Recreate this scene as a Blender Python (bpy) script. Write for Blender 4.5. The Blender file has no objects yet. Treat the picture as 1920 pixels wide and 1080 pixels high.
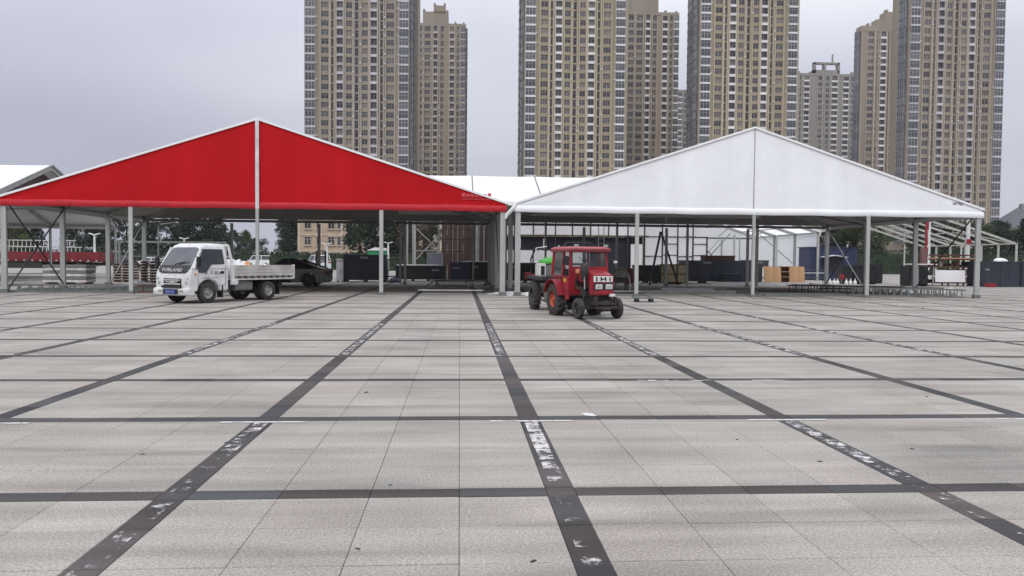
import bpy, bmesh, math, random
from mathutils import Vector, Matrix
R = math.radians
sc = bpy.context.scene
col = sc.collection

# ------------------------------------------------------------------ camera
cam_d = bpy.data.cameras.new('camera'); cam = bpy.data.objects.new('camera', cam_d); col.objects.link(cam)
cam_d.sensor_width = 36; cam_d.lens = 1500 / 1920 * 36; cam_d.clip_end = 5000; cam_d.clip_start = 0.1
cam.location = (0, 0, 1.6); cam.rotation_euler = (R(90 - 2.02), R(-0.5), R(-3.74))
sc.camera = cam

# ------------------------------------------------------------------ sky (overcast) and sun
SUN_EL, SUN_AZ = 52, 200            # azimuth clockwise from +Y: behind the camera, a little to the left
w = bpy.data.worlds.new('World'); sc.world = w; w.use_nodes = True
nt = w.node_tree; nt.nodes.clear()
def wn(t, **k):
    n = nt.nodes.new(t)
    for a, b in k.items(): setattr(n, a, b)
    return n
wo = wn('ShaderNodeOutputWorld'); bg = wn('ShaderNodeBackground')
sky = wn('ShaderNodeTexSky', sky_type='NISHITA', sun_disc=False)
sky.sun_elevation = R(SUN_EL); sky.sun_rotation = R(SUN_AZ); sky.air_density = 1.0; sky.dust_density = 3.0
tc = wn('ShaderNodeTexCoord'); mp = wn('ShaderNodeMapping'); mp.inputs['Scale'].default_value = (1, 1, 2.6); mp.inputs['Location'].default_value = (-1.568, -1.876, -0.259)
nz = wn('ShaderNodeTexNoise'); nz.inputs['Scale'].default_value = 1.25; nz.inputs['Detail'].default_value = 3; nz.inputs['Roughness'].default_value = 0.45
rp = wn('ShaderNodeValToRGB'); e = rp.color_ramp.elements
e[0].position = 0.30; e[0].color = (0.465, 0.473, 0.590, 1); e[1].position = 0.66; e[1].color = (0.80, 0.83, 0.87, 1)
sp = wn('ShaderNodeSeparateXYZ')
er = wn('ShaderNodeMapRange'); er.inputs['From Min'].default_value = 0.12; er.inputs['From Max'].default_value = 1.0; er.inputs['To Min'].default_value = 0.93; er.inputs['To Max'].default_value = 2.7
sc1 = wn('ShaderNodeVectorMath', operation='SCALE')
sc2 = wn('ShaderNodeVectorMath', operation='SCALE'); sc2.inputs['Scale'].default_value = 0.10
mx = wn('ShaderNodeMixRGB'); mx.inputs[0].default_value = 0.08
L = nt.links.new
L(tc.outputs['Generated'], mp.inputs[0]); L(mp.outputs[0], nz.inputs['Vector']); L(nz.outputs['Fac'], rp.inputs[0])
L(tc.outputs['Generated'], sp.inputs[0]); L(sp.outputs['Z'], er.inputs['Value'])
L(rp.outputs[0], sc1.inputs[0]); L(er.outputs[0], sc1.inputs['Scale'])
L(sky.outputs[0], sc2.inputs[0]); L(sc1.outputs[0], mx.inputs[1]); L(sc2.outputs[0], mx.inputs[2])
L(mx.outputs[0], bg.inputs[0]); bg.inputs[1].default_value = 1.0; L(bg.outputs[0], wo.inputs[0])
sd = bpy.data.lights.new('sun', 'SUN'); sd.energy = 1.2; sd.angle = R(30); sd.color = (1, 0.97, 0.93)
so = bpy.data.objects.new('sun', sd); col.objects.link(so)
az = R(SUN_AZ); el = R(SUN_EL)
sdir = Vector((math.sin(az) * math.cos(el), math.cos(az) * math.cos(el), math.sin(el)))
so.rotation_euler = sdir.to_track_quat('Z', 'Y').to_euler(); so.location = (0, -20, 60)
sc.view_settings.view_transform = 'Standard'; sc.view_settings.look = 'None'; sc.view_settings.exposure = 0.0; sc.view_settings.gamma = 1
sc.cycles.max_bounces = 6; sc.cycles.transparent_max_bounces = 6

# ------------------------------------------------------------------ materials
M = {}
def mat(name, c, rough=0.7, metal=0.0, amt=0.12, scale=3.0, c2=None, bump=0.0, bscale=40, streak=False, spec=0.5, coords='Object', rnd=0.0, trans=0.0):
    m = bpy.data.materials.new(name); m.use_nodes = True; t = m.node_tree; b = t.nodes['Principled BSDF']
    b.inputs['Roughness'].default_value = rough; b.inputs['Metallic'].default_value = metal; b.inputs['Specular IOR Level'].default_value = spec
    co = t.nodes.new('ShaderNodeTexCoord'); ma = t.nodes.new('ShaderNodeMapping')
    ma.inputs['Scale'].default_value = (1, 1, 0.12) if streak else (1, 1, 1)
    n = t.nodes.new('ShaderNodeTexNoise'); n.inputs['Scale'].default_value = scale; n.inputs['Detail'].default_value = 6; n.inputs['Roughness'].default_value = 0.6
    r = t.nodes.new('ShaderNodeValToRGB'); r.color_ramp.elements[0].position = 0.3; r.color_ramp.elements[1].position = 0.7
    c2 = c2 or tuple(x * (1 - 2 * amt) for x in c)
    r.color_ramp.elements[0].color = (*c2, 1); r.color_ramp.elements[1].color = (*[min(1, x * (1 + amt * .5)) for x in c], 1)
    t.links.new(co.outputs[coords], ma.inputs[0]); t.links.new(ma.outputs[0], n.inputs['Vector']); t.links.new(n.outputs['Fac'], r.inputs[0])
    out = r.outputs[0]
    if rnd:
        oi = t.nodes.new('ShaderNodeObjectInfo'); mr = t.nodes.new('ShaderNodeMapRange'); mr.inputs['To Min'].default_value = 1 - rnd; mr.inputs['To Max'].default_value = 1 + rnd
        t.links.new(oi.outputs['Random'], mr.inputs['Value']); vs = t.nodes.new('ShaderNodeVectorMath'); vs.operation = 'SCALE'
        t.links.new(out, vs.inputs[0]); t.links.new(mr.outputs[0], vs.inputs['Scale']); out = vs.outputs[0]
    t.links.new(out, b.inputs['Base Color'])
    if bump:
        n2 = t.nodes.new('ShaderNodeTexNoise'); n2.inputs['Scale'].default_value = bscale; n2.inputs['Detail'].default_value = 4
        bp = t.nodes.new('ShaderNodeBump'); bp.inputs['Strength'].default_value = bump; bp.inputs['Distance'].default_value = 0.05
        t.links.new(co.outputs[coords], n2.inputs['Vector']); t.links.new(n2.outputs['Fac'], bp.inputs['Height']); t.links.new(bp.outputs[0], b.inputs['Normal'])
    if trans:
        tr = t.nodes.new('ShaderNodeBsdfTranslucent'); ms = t.nodes.new('ShaderNodeMixShader'); ms.inputs[0].default_value = trans
        t.links.new(out, tr.inputs[0]); t.links.new(b.outputs[0], ms.inputs[1]); t.links.new(tr.outputs[0], ms.inputs[2])
        t.links.new(ms.outputs[0], t.nodes['Material Output'].inputs[0])
    M[name] = m; return m

mat('red_fabric', (0.49, 0.008, 0.012), 0.7, amt=0.07, scale=0.9, streak=True, bump=0.5, bscale=1.6, spec=0.08)
mat('red_band', (0.50, 0.018, 0.030), 0.6, amt=0.1, scale=2.5, spec=.3)
mat('white_fabric', (0.86, 0.87, 0.89), 0.55, amt=0.035, scale=0.9, streak=True, bump=0.5, bscale=1.4)
mat('shade_grey', (0.36, 0.345, 0.325), 0.8, amt=0.1, scale=.6)  # grey stands in for shade on the tent undersides and rear gables
mat('white_roof', (0.86, 0.86, 0.86), 0.5, amt=0.05, scale=0.5)
mat('thin_fabric', (0.95, 0.95, 0.95), 0.6, amt=0.03, scale=0.5, trans=0.68)
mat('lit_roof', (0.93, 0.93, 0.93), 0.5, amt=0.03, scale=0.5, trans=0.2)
mat('alu', (0.44, 0.45, 0.43), 0.5, metal=0.35, amt=0.14, scale=2.5, streak=True)
mat('alu_dark', (0.20, 0.21, 0.20), 0.55, metal=0.3, amt=0.15, scale=2)
mat('post_grey', (0.50, 0.51, 0.48), 0.5, metal=.2, amt=0.15, scale=2, streak=True)
mat('steel_white', (0.70, 0.70, 0.68), 0.5, amt=0.15, scale=2)
mat('frame_grey', (0.43, 0.43, 0.39), 0.6, amt=0.12, scale=2)
mat('dark_steel', (0.035, 0.035, 0.035), 0.55, amt=0.2, scale=3)
mat('gasket', (0.10, 0.10, 0.11), 0.6, amt=0.2)
mat('truck_white', (0.72, 0.735, 0.725), 0.3, amt=0.08, scale=3.2, spec=0.6, c2=(0.56, 0.56, 0.54))
mat('bed_white', (0.62, 0.60, 0.57), 0.5, amt=0.22, scale=2.0, c2=(0.38, 0.34, 0.31))
mat('black_plastic', (0.018, 0.018, 0.019), 0.45, amt=0.2)
mat('glass_dark', (0.022, 0.025, 0.028), 0.06, amt=0.3, scale=1.5, spec=0.8)
mat('windscreen_glass', (0.075, 0.08, 0.095), 0.05, amt=0.25, scale=2.5, spec=1.0)  # base lightened towards lavender in place of the sky's reflection
mat('tyre', (0.024, 0.022, 0.021), 0.9, amt=0.25, scale=5, c2=(0.060, 0.054, 0.048))
mat('rim_grey', (0.40, 0.39, 0.38), 0.45, metal=0.4, amt=0.2, scale=8)
mat('rim_orange', (0.50, 0.085, 0.035), 0.6, amt=0.2, scale=8)
mat('rim_black', (0.03, 0.03, 0.032), 0.4, metal=0.4)
mat('chrome', (0.7, 0.7, 0.7), 0.2, metal=0.9, amt=0.1)
mat('lamp_glass', (0.75, 0.76, 0.76), 0.15, amt=0.15, scale=20)
mat('plate_blue', (0.03, 0.07, 0.34), 0.4, amt=0.1)
mat('tractor_red', (0.34, 0.011, 0.025), 0.38, amt=0.14, scale=3.5, c2=(0.17, 0.014, 0.018), bump=.08, bscale=5)
mat('roof_red', (0.30, 0.03, 0.045), 0.5, amt=0.3, scale=4, c2=(0.22, 0.06, 0.06))
mat('cargo_red', (0.20, 0.016, 0.022), 0.5, amt=0.2, scale=1.5)
mat('front_dark', (0.05, 0.035, 0.033), 0.7, amt=0.3, scale=6)
mat('rust', (0.12, 0.05, 0.036), 0.85, amt=0.35, scale=5)
mat('crate_navy', (0.028, 0.034, 0.052), 0.55, amt=0.18, scale=2.0, rnd=0.15)
mat('crate_black', (0.016, 0.018, 0.019), 0.55, amt=0.2, scale=2.0)
mat('crate_grey', (0.06, 0.065, 0.072), 0.55, amt=0.18, scale=2.0)
mat('crate_purple', (0.045, 0.04, 0.085), 0.55, amt=0.15, scale=2.0)
mat('lilac_grey', (0.25, 0.25, 0.32), 0.6, amt=0.1)
mat('wood', (0.48, 0.29, 0.15), 0.65, amt=0.12, scale=3, streak=True)
mat('wood_yellow', (0.42, 0.36, 0.20), 0.65, amt=0.15, scale=3, streak=True)
mat('wood_brown', (0.15, 0.085, 0.05), 0.7, amt=0.15, scale=3)
mat('maroon_board', (0.17, 0.085, 0.08), 0.6, amt=0.12)
mat('maroon_gable', (0.12, 0.072, 0.07), 0.7, amt=0.2, scale=.6)
mat('terracotta', (0.21, 0.145, 0.125), 0.8, amt=0.22, scale=1.6)
mat('panel_white', (0.84, 0.82, 0.83), 0.5, amt=0.06, scale=0.8, rnd=0.08)
mat('plastic_sheet', (0.74, 0.74, 0.73), 0.35, amt=0.1, scale=4)
mat('orange_bag', (0.65, 0.33, 0.18), 0.5, amt=0.1)
mat('blue_metal', (0.026, 0.034, 0.085), 0.5, amt=0.15, scale=1.5)
mat('green_paint', (0.02, 0.22, 0.09), 0.45, amt=0.12)
mat('neon_green', (0.06, 0.33, 0.035), 0.5, amt=0.15)
mat('khaki_tarp', (0.26, 0.25, 0.20), 0.8, amt=0.2, scale=4)
mat('sign_red', (0.27, 0.015, 0.022), 0.5, amt=0.1)
mat('pale_pink', (0.55, 0.07, 0.09), 0.6, amt=0.1)
mat('yellow_decal', (0.60, 0.27, 0.04), 0.5, amt=0.1)
mat('tail_red', (0.30, 0.01, 0.012), 0.25, amt=0.1)
mat('car_grey', (0.10, 0.102, 0.092), 0.28, metal=0.3, amt=0.08, spec=0.6)
mat('car_white', (0.76, 0.77, 0.77), 0.3, amt=0.05)
mat('car_black', (0.025, 0.026, 0.028), 0.3, amt=0.1)
mat('bark', (0.07, 0.05, 0.035), 0.9, amt=0.25, scale=6)
mat('stucco', (0.48, 0.37, 0.27), 0.85, amt=0.14, scale=0.6)
mat('stucco_trim', (0.55, 0.46, 0.36), 0.85, amt=0.1, scale=0.6)
mat('roof_tile_grey', (0.13, 0.13, 0.15), 0.8, amt=0.2, scale=0.8)
mat('house_grey', (0.27, 0.27, 0.29), 0.85, amt=0.12, scale=0.5)
mat('far_dark', (0.03, 0.03, 0.045), 0.9, amt=0.2, scale=0.5)
mat('tower_tan', (0.345, 0.285, 0.192), 0.85, amt=0.12, scale=0.12, streak=True)
mat('tower_rib', (0.46, 0.395, 0.285), 0.85, amt=0.10, scale=0.15, streak=True)
mat('tower_brown', (0.31, 0.26, 0.20), 0.85, amt=0.12, scale=0.12, streak=True)
mat('tower_browner_rib', (0.39, 0.335, 0.265), 0.85, amt=0.1, scale=0.15, streak=True)
mat('tower_grey', (0.27, 0.25, 0.225), 0.85, amt=0.1, scale=0.1, streak=True)
mat('tower_grey_rib', (0.36, 0.34, 0.30), 0.85, amt=0.1, scale=0.1, streak=True)
mat('tower_slate', (0.13, 0.145, 0.17), 0.8, amt=0.12, scale=0.2)
mat('band_white', (0.66, 0.64, 0.64), 0.6, amt=0.08, scale=0.5, rnd=0.14)
mat('band_lilac', (0.43, 0.41, 0.44), 0.6, amt=0.1, scale=.5, rnd=0.25)
mat('band_tan', (0.42, 0.36, 0.30), 0.7, amt=0.08, scale=0.5, rnd=0.14)
mat('window_frame', (0.40, 0.37, 0.35), 0.6, amt=0.15, scale=1, rnd=0.3)
mat('ac_white', (0.68, 0.68, 0.66), 0.6, amt=0.1)
mat('asphalt', (0.30, 0.29, 0.265), 0.9, amt=0.15, scale=0.3)
mat('litter_dark', (0.06, 0.048, 0.04), 0.9, amt=0.3)

def glass_mat(name, ramp, rough=0.12):
    m = bpy.data.materials.new(name); m.use_nodes = True; t = m.node_tree; b = t.nodes['Principled BSDF']
    b.inputs['Roughness'].default_value = rough
    oi = t.nodes.new('ShaderNodeObjectInfo'); r = t.nodes.new('ShaderNodeValToRGB'); r.color_ramp.interpolation = 'CONSTANT'
    el = r.color_ramp.elements
    el[0].position = 0; el[0].color = (*ramp[0], 1); el[1].position = 1 / len(ramp); el[1].color = (*ramp[1], 1)
    for i in range(2, len(ramp)):
        q = el.new(i / len(ramp)); q.color = (*ramp[i], 1)
    t.links.new(oi.outputs['Random'], r.inputs[0])
    n = t.nodes.new('ShaderNodeTexNoise'); n.inputs['Scale'].default_value = 0.9; co = t.nodes.new('ShaderNodeTexCoord'); t.links.new(co.outputs['Object'], n.inputs['Vector'])
    mr = t.nodes.new('ShaderNodeMapRange'); mr.inputs['To Min'].default_value = 0.3; mr.inputs['To Max'].default_value = 1.15; t.links.new(n.outputs['Fac'], mr.inputs['Value'])
    v = t.nodes.new('ShaderNodeVectorMath'); v.operation = 'SCALE'; t.links.new(r.outputs[0], v.inputs[0]); t.links.new(mr.outputs[0], v.inputs['Scale']); t.links.new(v.outputs[0], b.inputs['Base Color'])
    M[name] = m
glass_mat('pane', [(0.07, 0.052, 0.055), (0.13, 0.105, 0.095), (0.04, 0.034, 0.036), (0.20, 0.165, 0.14), (0.09, 0.092, 0.08), (0.085, 0.065, 0.09), (0.30, 0.26, 0.22), (0.025, 0.02, 0.02), (0.14, 0.12, 0.13), (0.10, 0.11, 0.12), (0.17, 0.14, 0.12)])
glass_mat('pane_blue', [(0.075, 0.085, 0.105), (0.12, 0.13, 0.15), (0.055, 0.065, 0.08), (0.16, 0.17, 0.185), (0.085, 0.10, 0.10), (0.10, 0.10, 0.13)])
glass_mat('pane_dark', [(0.02, 0.015, 0.016), (0.035, 0.028, 0.03), (0.015, 0.012, 0.012), (0.06, 0.05, 0.06)])

def leaf_mat(name, a, b_):
    m = bpy.data.materials.new(name); m.use_nodes = True; t = m.node_tree; b = t.nodes['Principled BSDF']; b.inputs['Roughness'].default_value = 0.75; b.inputs['Specular IOR Level'].default_value = 0.2
    co = t.nodes.new('ShaderNodeTexCoord'); n = t.nodes.new('ShaderNodeTexNoise'); n.inputs['Scale'].default_value = 1.1; n.inputs['Detail'].default_value = 4
    r = t.nodes.new('ShaderNodeValToRGB'); r.color_ramp.elements[0].position = .3; r.color_ramp.elements[1].position = .7; r.color_ramp.elements[0].color = (*a, 1); r.color_ramp.elements[1].color = (*b_, 1)
    t.links.new(co.outputs['Object'], n.inputs['Vector']); t.links.new(n.outputs['Fac'], r.inputs[0]); t.links.new(r.outputs[0], b.inputs['Base Color']); M[name] = m
leaf_mat('leaf_dark', (0.018, 0.030, 0.018), (0.045, 0.065, 0.035))
leaf_mat('leaf_mid', (0.032, 0.052, 0.022), (0.075, 0.10, 0.045))
leaf_mat('leaf_light', (0.05, 0.075, 0.025), (0.11, 0.14, 0.05))
leaf_mat('leaf_brown', (0.05, 0.04, 0.03), (0.10, 0.075, 0.06))

# paving: granite tint per slab from its grid cell, speckle, stains
PX, PY = 2.61, 2.58                 # pitch of the dark strips
AX, AY = 0.71, 5.45                 # centre of one longitudinal and one transverse strip
def paving_mat(name, base, cell, amt, speck, warm, wide=False):
    m = bpy.data.materials.new(name); m.use_nodes = True; t = m.node_tree; b = t.nodes['Principled BSDF']
    N = t.nodes.new; K = t.links.new
    g = N('ShaderNodeNewGeometry')
    sx_ = N('ShaderNodeSeparateXYZ'); K(g.outputs['Position'], sx_.inputs[0]); cx_ = N('ShaderNodeCombineXYZ')
    def mth(op, i0, v=None, i1=None):
        q = N('ShaderNodeMath'); q.operation = op; K(i0, q.inputs[0])
        if i1 is not None: K(i1, q.inputs[1])
        elif v is not None: q.inputs[1].default_value = v
        return q.outputs[0]
    for ax, off, P_ in ((0, AX+.1, PX), (1, AY+.1, PY)):
        u = mth('DIVIDE', mth('SUBTRACT', sx_.outputs[ax], off), P_); i_ = mth('FLOOR', u); fr_ = mth('FLOOR', mth('DIVIDE', mth('MULTIPLY', mth('SUBTRACT', u, None, i_), P_), (P_-.2)/4))
        K(mth('ADD', mth('MULTIPLY', i_, 7.0), None, fr_), cx_.inputs[ax])
    wn_ = N('ShaderNodeTexWhiteNoise'); wn_.noise_dimensions = '2D'; K(cx_.outputs[0], wn_.inputs['Vector'])
    tint = N('ShaderNodeMapRange'); tint.inputs['To Min'].default_value = 1 - amt; tint.inputs['To Max'].default_value = 1 + amt; K(wn_.outputs['Value'], tint.inputs['Value'])
    big = N('ShaderNodeTexNoise'); big.inputs['Scale'].default_value = 0.55; big.inputs['Detail'].default_value = 5; K(g.outputs['Position'], big.inputs['Vector'])
    bm_ = N('ShaderNodeMapRange'); bm_.inputs['From Min'].default_value = .3; bm_.inputs['From Max'].default_value = .7; bm_.inputs['To Min'].default_value = 0.5 if wide else 0.82; bm_.inputs['To Max'].default_value = 1.9 if wide else 1.12; big.inputs['Scale'].default_value = 1.6 if wide else 0.55; K(big.outputs['Fac'], bm_.inputs['Value'])
    # wheel-dragged streaks of grime
    mpp = N('ShaderNodeMapping'); mpp.inputs['Rotation'].default_value = (0, 0, R(12)); mpp.inputs['Scale'].default_value = (0.22, 1.6, 1); K(g.outputs['Position'], mpp.inputs[0])
    st = N('ShaderNodeTexNoise'); st.inputs['Scale'].default_value = 1.3; st.inputs['Detail'].default_value = 6; K(mpp.outputs[0], st.inputs['Vector'])
    sm = N('ShaderNodeMapRange'); sm.inputs['From Min'].default_value = .53; sm.inputs['From Max'].default_value = .74; sm.inputs['To Min'].default_value = 1.0; sm.inputs['To Max'].default_value = 0.70; K(st.outputs['Fac'], sm.inputs['Value'])
    sn = N('ShaderNodeTexNoise'); sn.inputs['Scale'].default_value = 62; sn.inputs['Detail'].default_value = 5; sn.inputs['Roughness'].default_value = .75; K(g.outputs['Position'], sn.inputs['Vector'])
    ss = N('ShaderNodeMapRange'); ss.inputs['From Min'].default_value = .3; ss.inputs['From Max'].default_value = .7; ss.inputs['To Min'].default_value = 1 - speck; ss.inputs['To Max'].default_value = 1 + speck; K(sn.outputs['Fac'], ss.inputs['Value'])
    hue = N('ShaderNodeMixRGB'); hue.inputs[1].default_value = (*base, 1); hue.inputs[2].default_value = (*warm, 1)
    sep = N('ShaderNodeSeparateColor'); K(wn_.outputs['Color'], sep.inputs[0]); K(sep.outputs[1], hue.inputs[0])
    o = hue.outputs[0]
    # spots and oil drips
    dn = N('ShaderNodeTexNoise'); dn.inputs['Scale'].default_value = 3.4; dn.inputs['Detail'].default_value = 7; dn.inputs['Roughness'].default_value = .7; K(g.outputs['Position'], dn.inputs['Vector'])
    dm = N('ShaderNodeMapRange'); dm.inputs['From Min'].default_value = .64; dm.inputs['From Max'].default_value = .74; dm.inputs['To Min'].default_value = 1.0; dm.inputs['To Max'].default_value = 0.70; K(dn.outputs['Fac'], dm.inputs['Value'])
    ln_ = N('ShaderNodeTexNoise'); ln_.inputs['Scale'].default_value = 2.1; ln_.inputs['Detail'].default_value = 6; K(mpp.outputs[0], ln_.inputs['Vector'])
    lm_ = N('ShaderNodeMapRange'); lm_.inputs['From Min'].default_value = .35; lm_.inputs['From Max'].default_value = .65; lm_.inputs['To Min'].default_value = 0.88; lm_.inputs['To Max'].default_value = 1.10; K(ln_.outputs['Fac'], lm_.inputs['Value'])
    fk_ = N('ShaderNodeTexNoise'); fk_.inputs['Scale'].default_value = 34; fk_.inputs['Detail'].default_value = 3; K(g.outputs['Position'], fk_.inputs['Vector'])
    fm_ = N('ShaderNodeMapRange'); fm_.inputs['From Min'].default_value = .66; fm_.inputs['From Max'].default_value = .74; fm_.inputs['To Min'].default_value = 1.0; fm_.inputs['To Max'].default_value = 1.35; K(fk_.outputs['Fac'], fm_.inputs['Value'])
    for x in (tint, bm_, sm, ss, dm, lm_, fm_):
        v = N('ShaderNodeVectorMath'); v.operation = 'SCALE'; K(o, v.inputs[0]); K(x.outputs[0], v.inputs['Scale']); o = v.outputs[0]
    K(o, b.inputs['Base Color']); b.inputs['Roughness'].default_value = 0.85; b.inputs['Specular IOR Level'].default_value = 0.2
    bp = N('ShaderNodeBump'); bp.inputs['Strength'].default_value = .15; bp.inputs['Distance'].default_value = .01; K(sn.outputs['Fac'], bp.inputs['Height']); K(bp.outputs[0], b.inputs['Normal'])
    M[name] = m
paving_mat('slab', (0.314, 0.299, 0.266), (0.6, 0.6, 1), 0.06, 0.50, (0.330, 0.298, 0.267))
paving_mat('strip', (0.058, 0.060, 0.062), (0.6, 0.6, 1), 0.25, 0.25, (0.080, 0.066, 0.062))
paving_mat('bedding', (0.17, 0.16, 0.145), (0.6, 0.6, 1), 0.3, 0.3, (0.13, 0.12, 0.108), True)

def paint_mat(name, thr, seed):
    m = bpy.data.materials.new(name); m.use_nodes = True; t = m.node_tree; b = t.nodes['Principled BSDF']; b.inputs['Base Color'].default_value = (0.56, 0.535, 0.52, 1); b.inputs['Roughness'].default_value = .8
    g = t.nodes.new('ShaderNodeNewGeometry'); mp_ = t.nodes.new('ShaderNodeMapping'); mp_.inputs['Location'].default_value = (seed, seed * 2, 0)
    n = t.nodes.new('ShaderNodeTexNoise'); n.inputs['Scale'].default_value = 5.2; n.inputs['Detail'].default_value = 10; n.inputs['Roughness'].default_value = .74
    r = t.nodes.new('ShaderNodeMapRange'); r.inputs['From Min'].default_value = thr; r.inputs['From Max'].default_value = thr + .10
    tr = t.nodes.new('ShaderNodeBsdfTransparent'); ms = t.nodes.new('ShaderNodeMixShader')
    t.links.new(g.outputs['Position'], mp_.inputs[0]); t.links.new(mp_.outputs[0], n.inputs['Vector']); t.links.new(n.outputs['Fac'], r.inputs['Value'])
    t.links.new(r.outputs[0], ms.inputs[0]); t.links.new(tr.outputs[0], ms.inputs[1]); t.links.new(b.outputs[0], ms.inputs[2]); t.links.new(ms.outputs[0], t.nodes['Material Output'].inputs[0])
    M[name] = m
paint_mat('paint_strong', 0.43, 3.1); paint_mat('paint_mid', 0.485, 7.7); paint_mat('paint_weak', 0.545, 1.3); paint_mat('paint_tick', 0.40, 5.0)

# ------------------------------------------------------------------ mesh helpers
class MB:
    def __init__(s): s.v = []; s.f = []; s.m = []
    def add(s, vs, fs, mi=0):
        o = len(s.v); s.v += [tuple(x) for x in vs]; s.f += [[i + o for i in f] for f in fs]; s.m += [mi] * len(fs); return s
    def box(s, x0, x1, y0, y1, z0, z1, mi=0):
        return s.add([(x0,y0,z0),(x1,y0,z0),(x1,y1,z0),(x0,y1,z0),(x0,y0,z1),(x1,y0,z1),(x1,y1,z1),(x0,y1,z1)],
                     [[0,3,2,1],[4,5,6,7],[0,1,5,4],[1,2,6,5],[2,3,7,6],[3,0,4,7]], mi)
    def beam(s, p, q, w_, h_, mi=0, up=(0, 0, 1)):
        p = Vector(p); q = Vector(q); d = (q - p).normalized(); u = Vector(up)
        if abs(d.dot(u)) > .98: u = Vector((0, 1, 0))
        a = d.cross(u).normalized() * w_ / 2; b = a.cross(d).normalized() * h_ / 2
        vs = [p-a-b, p+a-b, p+a+b, p-a+b, q-a-b, q+a-b, q+a+b, q-a+b]
        return s.add(vs, [[0,1,2,3],[4,7,6,5],[0,4,5,1],[1,5,6,2],[2,6,7,3],[3,7,4,0]], mi)
    def tube(s, pts, r, n=8, mi=0, caps=True):
        pts = [Vector(p) for p in pts]; rs = r if isinstance(r, (list, tuple)) else [r] * len(pts); rings = []; o = len(s.v)
        for i, p in enumerate(pts):
            d = (pts[min(i+1, len(pts)-1)] - pts[max(i-1, 0)]).normalized(); u = Vector((0,0,1)) if abs(d.z) < .95 else Vector((1,0,0))
            a = d.cross(u).normalized(); b = a.cross(d).normalized()
            s.v += [tuple(p + (a*math.cos(2*math.pi*k/n) + b*math.sin(2*math.pi*k/n))*rs[i]) for k in range(n)]
        for i in range(len(pts)-1):
            for k in range(n):
                s.f.append([o+i*n+k, o+(i+1)*n+k, o+(i+1)*n+(k+1)%n, o+i*n+(k+1)%n]); s.m.append(mi)
        if caps:
            s.f.append([o+k for k in range(n)]); s.m.append(mi); s.f.append([o+(len(pts)-1)*n+k for k in range(n)][::-1]); s.m.append(mi)
        return s
    def prism(s, poly, y0, y1, mi=0):          # polygon in x,z extruded along y
        n = len(poly); vs = [(x, y0, z) for x, z in poly] + [(x, y1, z) for x, z in poly]
        return s.add(vs, [list(range(n)), list(range(2*n-1, n-1, -1))] + [[i, i+n, (i+1)%n+n, (i+1)%n] for i in range(n)], mi)
    def lathe(s, prof, n=20, mi=0, axis='y', c=(0,0,0)):     # profile (offset along axis, radius)
        o = len(s.v); k_ = len(prof)
        for j in range(n):
            a = 2*math.pi*j/n
            for t, r in prof:
                if axis == 'y': s.v.append((c[0]+r*math.cos(a), c[1]+t, c[2]+r*math.sin(a)))
                elif axis == 'x': s.v.append((c[0]+t, c[1]+r*math.cos(a), c[2]+r*math.sin(a)))
                else: s.v.append((c[0]+r*math.cos(a), c[1]+r*math.sin(a), c[2]+t))
        for j in range(n):
            for i in range(k_-1):
                s.f.append([o+j*k_+i, o+j*k_+i+1, o+((j+1)%n)*k_+i+1, o+((j+1)%n)*k_+i]); s.m.append(mi)
        return s
    def loft(s, rings, mi=0, caps=True):
        o = len(s.v); n = len(rings[0])
        for r in rings: s.v += [tuple(p) for p in r]
        for i in range(len(rings)-1):
            for k in range(n): s.f.append([o+i*n+k, o+i*n+(k+1)%n, o+(i+1)*n+(k+1)%n, o+(i+1)*n+k]); s.m.append(mi)
        if caps:
            s.f.append([o+k for k in range(n)][::-1]); s.m.append(mi); s.f.append([o+(len(rings)-1)*n+k for k in range(n)]); s.m.append(mi)
        return s
    def mesh(s, name, mats, smooth=False, bevel=0.0):
        me = bpy.data.meshes.new(name); me.from_pydata(s.v, [], s.f)
        for x in (mats if isinstance(mats, (list, tuple)) else [mats]): me.materials.append(M[x])
        me.polygons.foreach_set('material_index', s.m)
        bm = bmesh.new(); bm.from_mesh(me); bmesh.ops.recalc_face_normals(bm, faces=bm.faces)
        if bevel: bmesh.ops.bevel(bm, geom=[e_ for e_ in bm.edges if e_.is_manifold and e_.calc_face_angle(0) > .6], offset=bevel, segments=2, affect='EDGES', clamp_overlap=True)
        bm.to_mesh(me); bm.free()
        if smooth:
            for p in me.polygons: p.use_smooth = True
            try: me.set_sharp_from_angle(angle=R(38))
            except Exception: pass
        me.update(); return me
    def build(s, name, mats, parent=None, loc=(0,0,0), rot=(0,0,0), smooth=False, bevel=0.0):
        return put(name, s.mesh(name, mats, smooth, bevel), parent, loc, rot)
def put(name, me, parent=None, loc=(0,0,0), rot=(0,0,0), scale=None):
    o = bpy.data.objects.new(name, me); col.objects.link(o); o.parent = parent; o.location = loc; o.rotation_euler = rot
    if scale: o.scale = scale
    return o
def thing(name, label, cat, loc=(0,0,0), rz=0, group=None):
    o = bpy.data.objects.new(name, None); col.objects.link(o); o.location = loc; o.rotation_euler = (0,0,rz); o.empty_display_size = .2
    return tag(o, label, cat, group)
def tag(o, label=None, cat=None, group=None, kind=None):
    if label: o['label'] = label
    if cat: o['category'] = cat
    if group: o['group'] = group
    if kind: o['kind'] = kind
    return o
def copy_tree(o, parent=None):
    c = o.copy(); col.objects.link(c); c.parent = parent
    for ch in list(o.children): copy_tree(ch, c)
    return c
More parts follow.
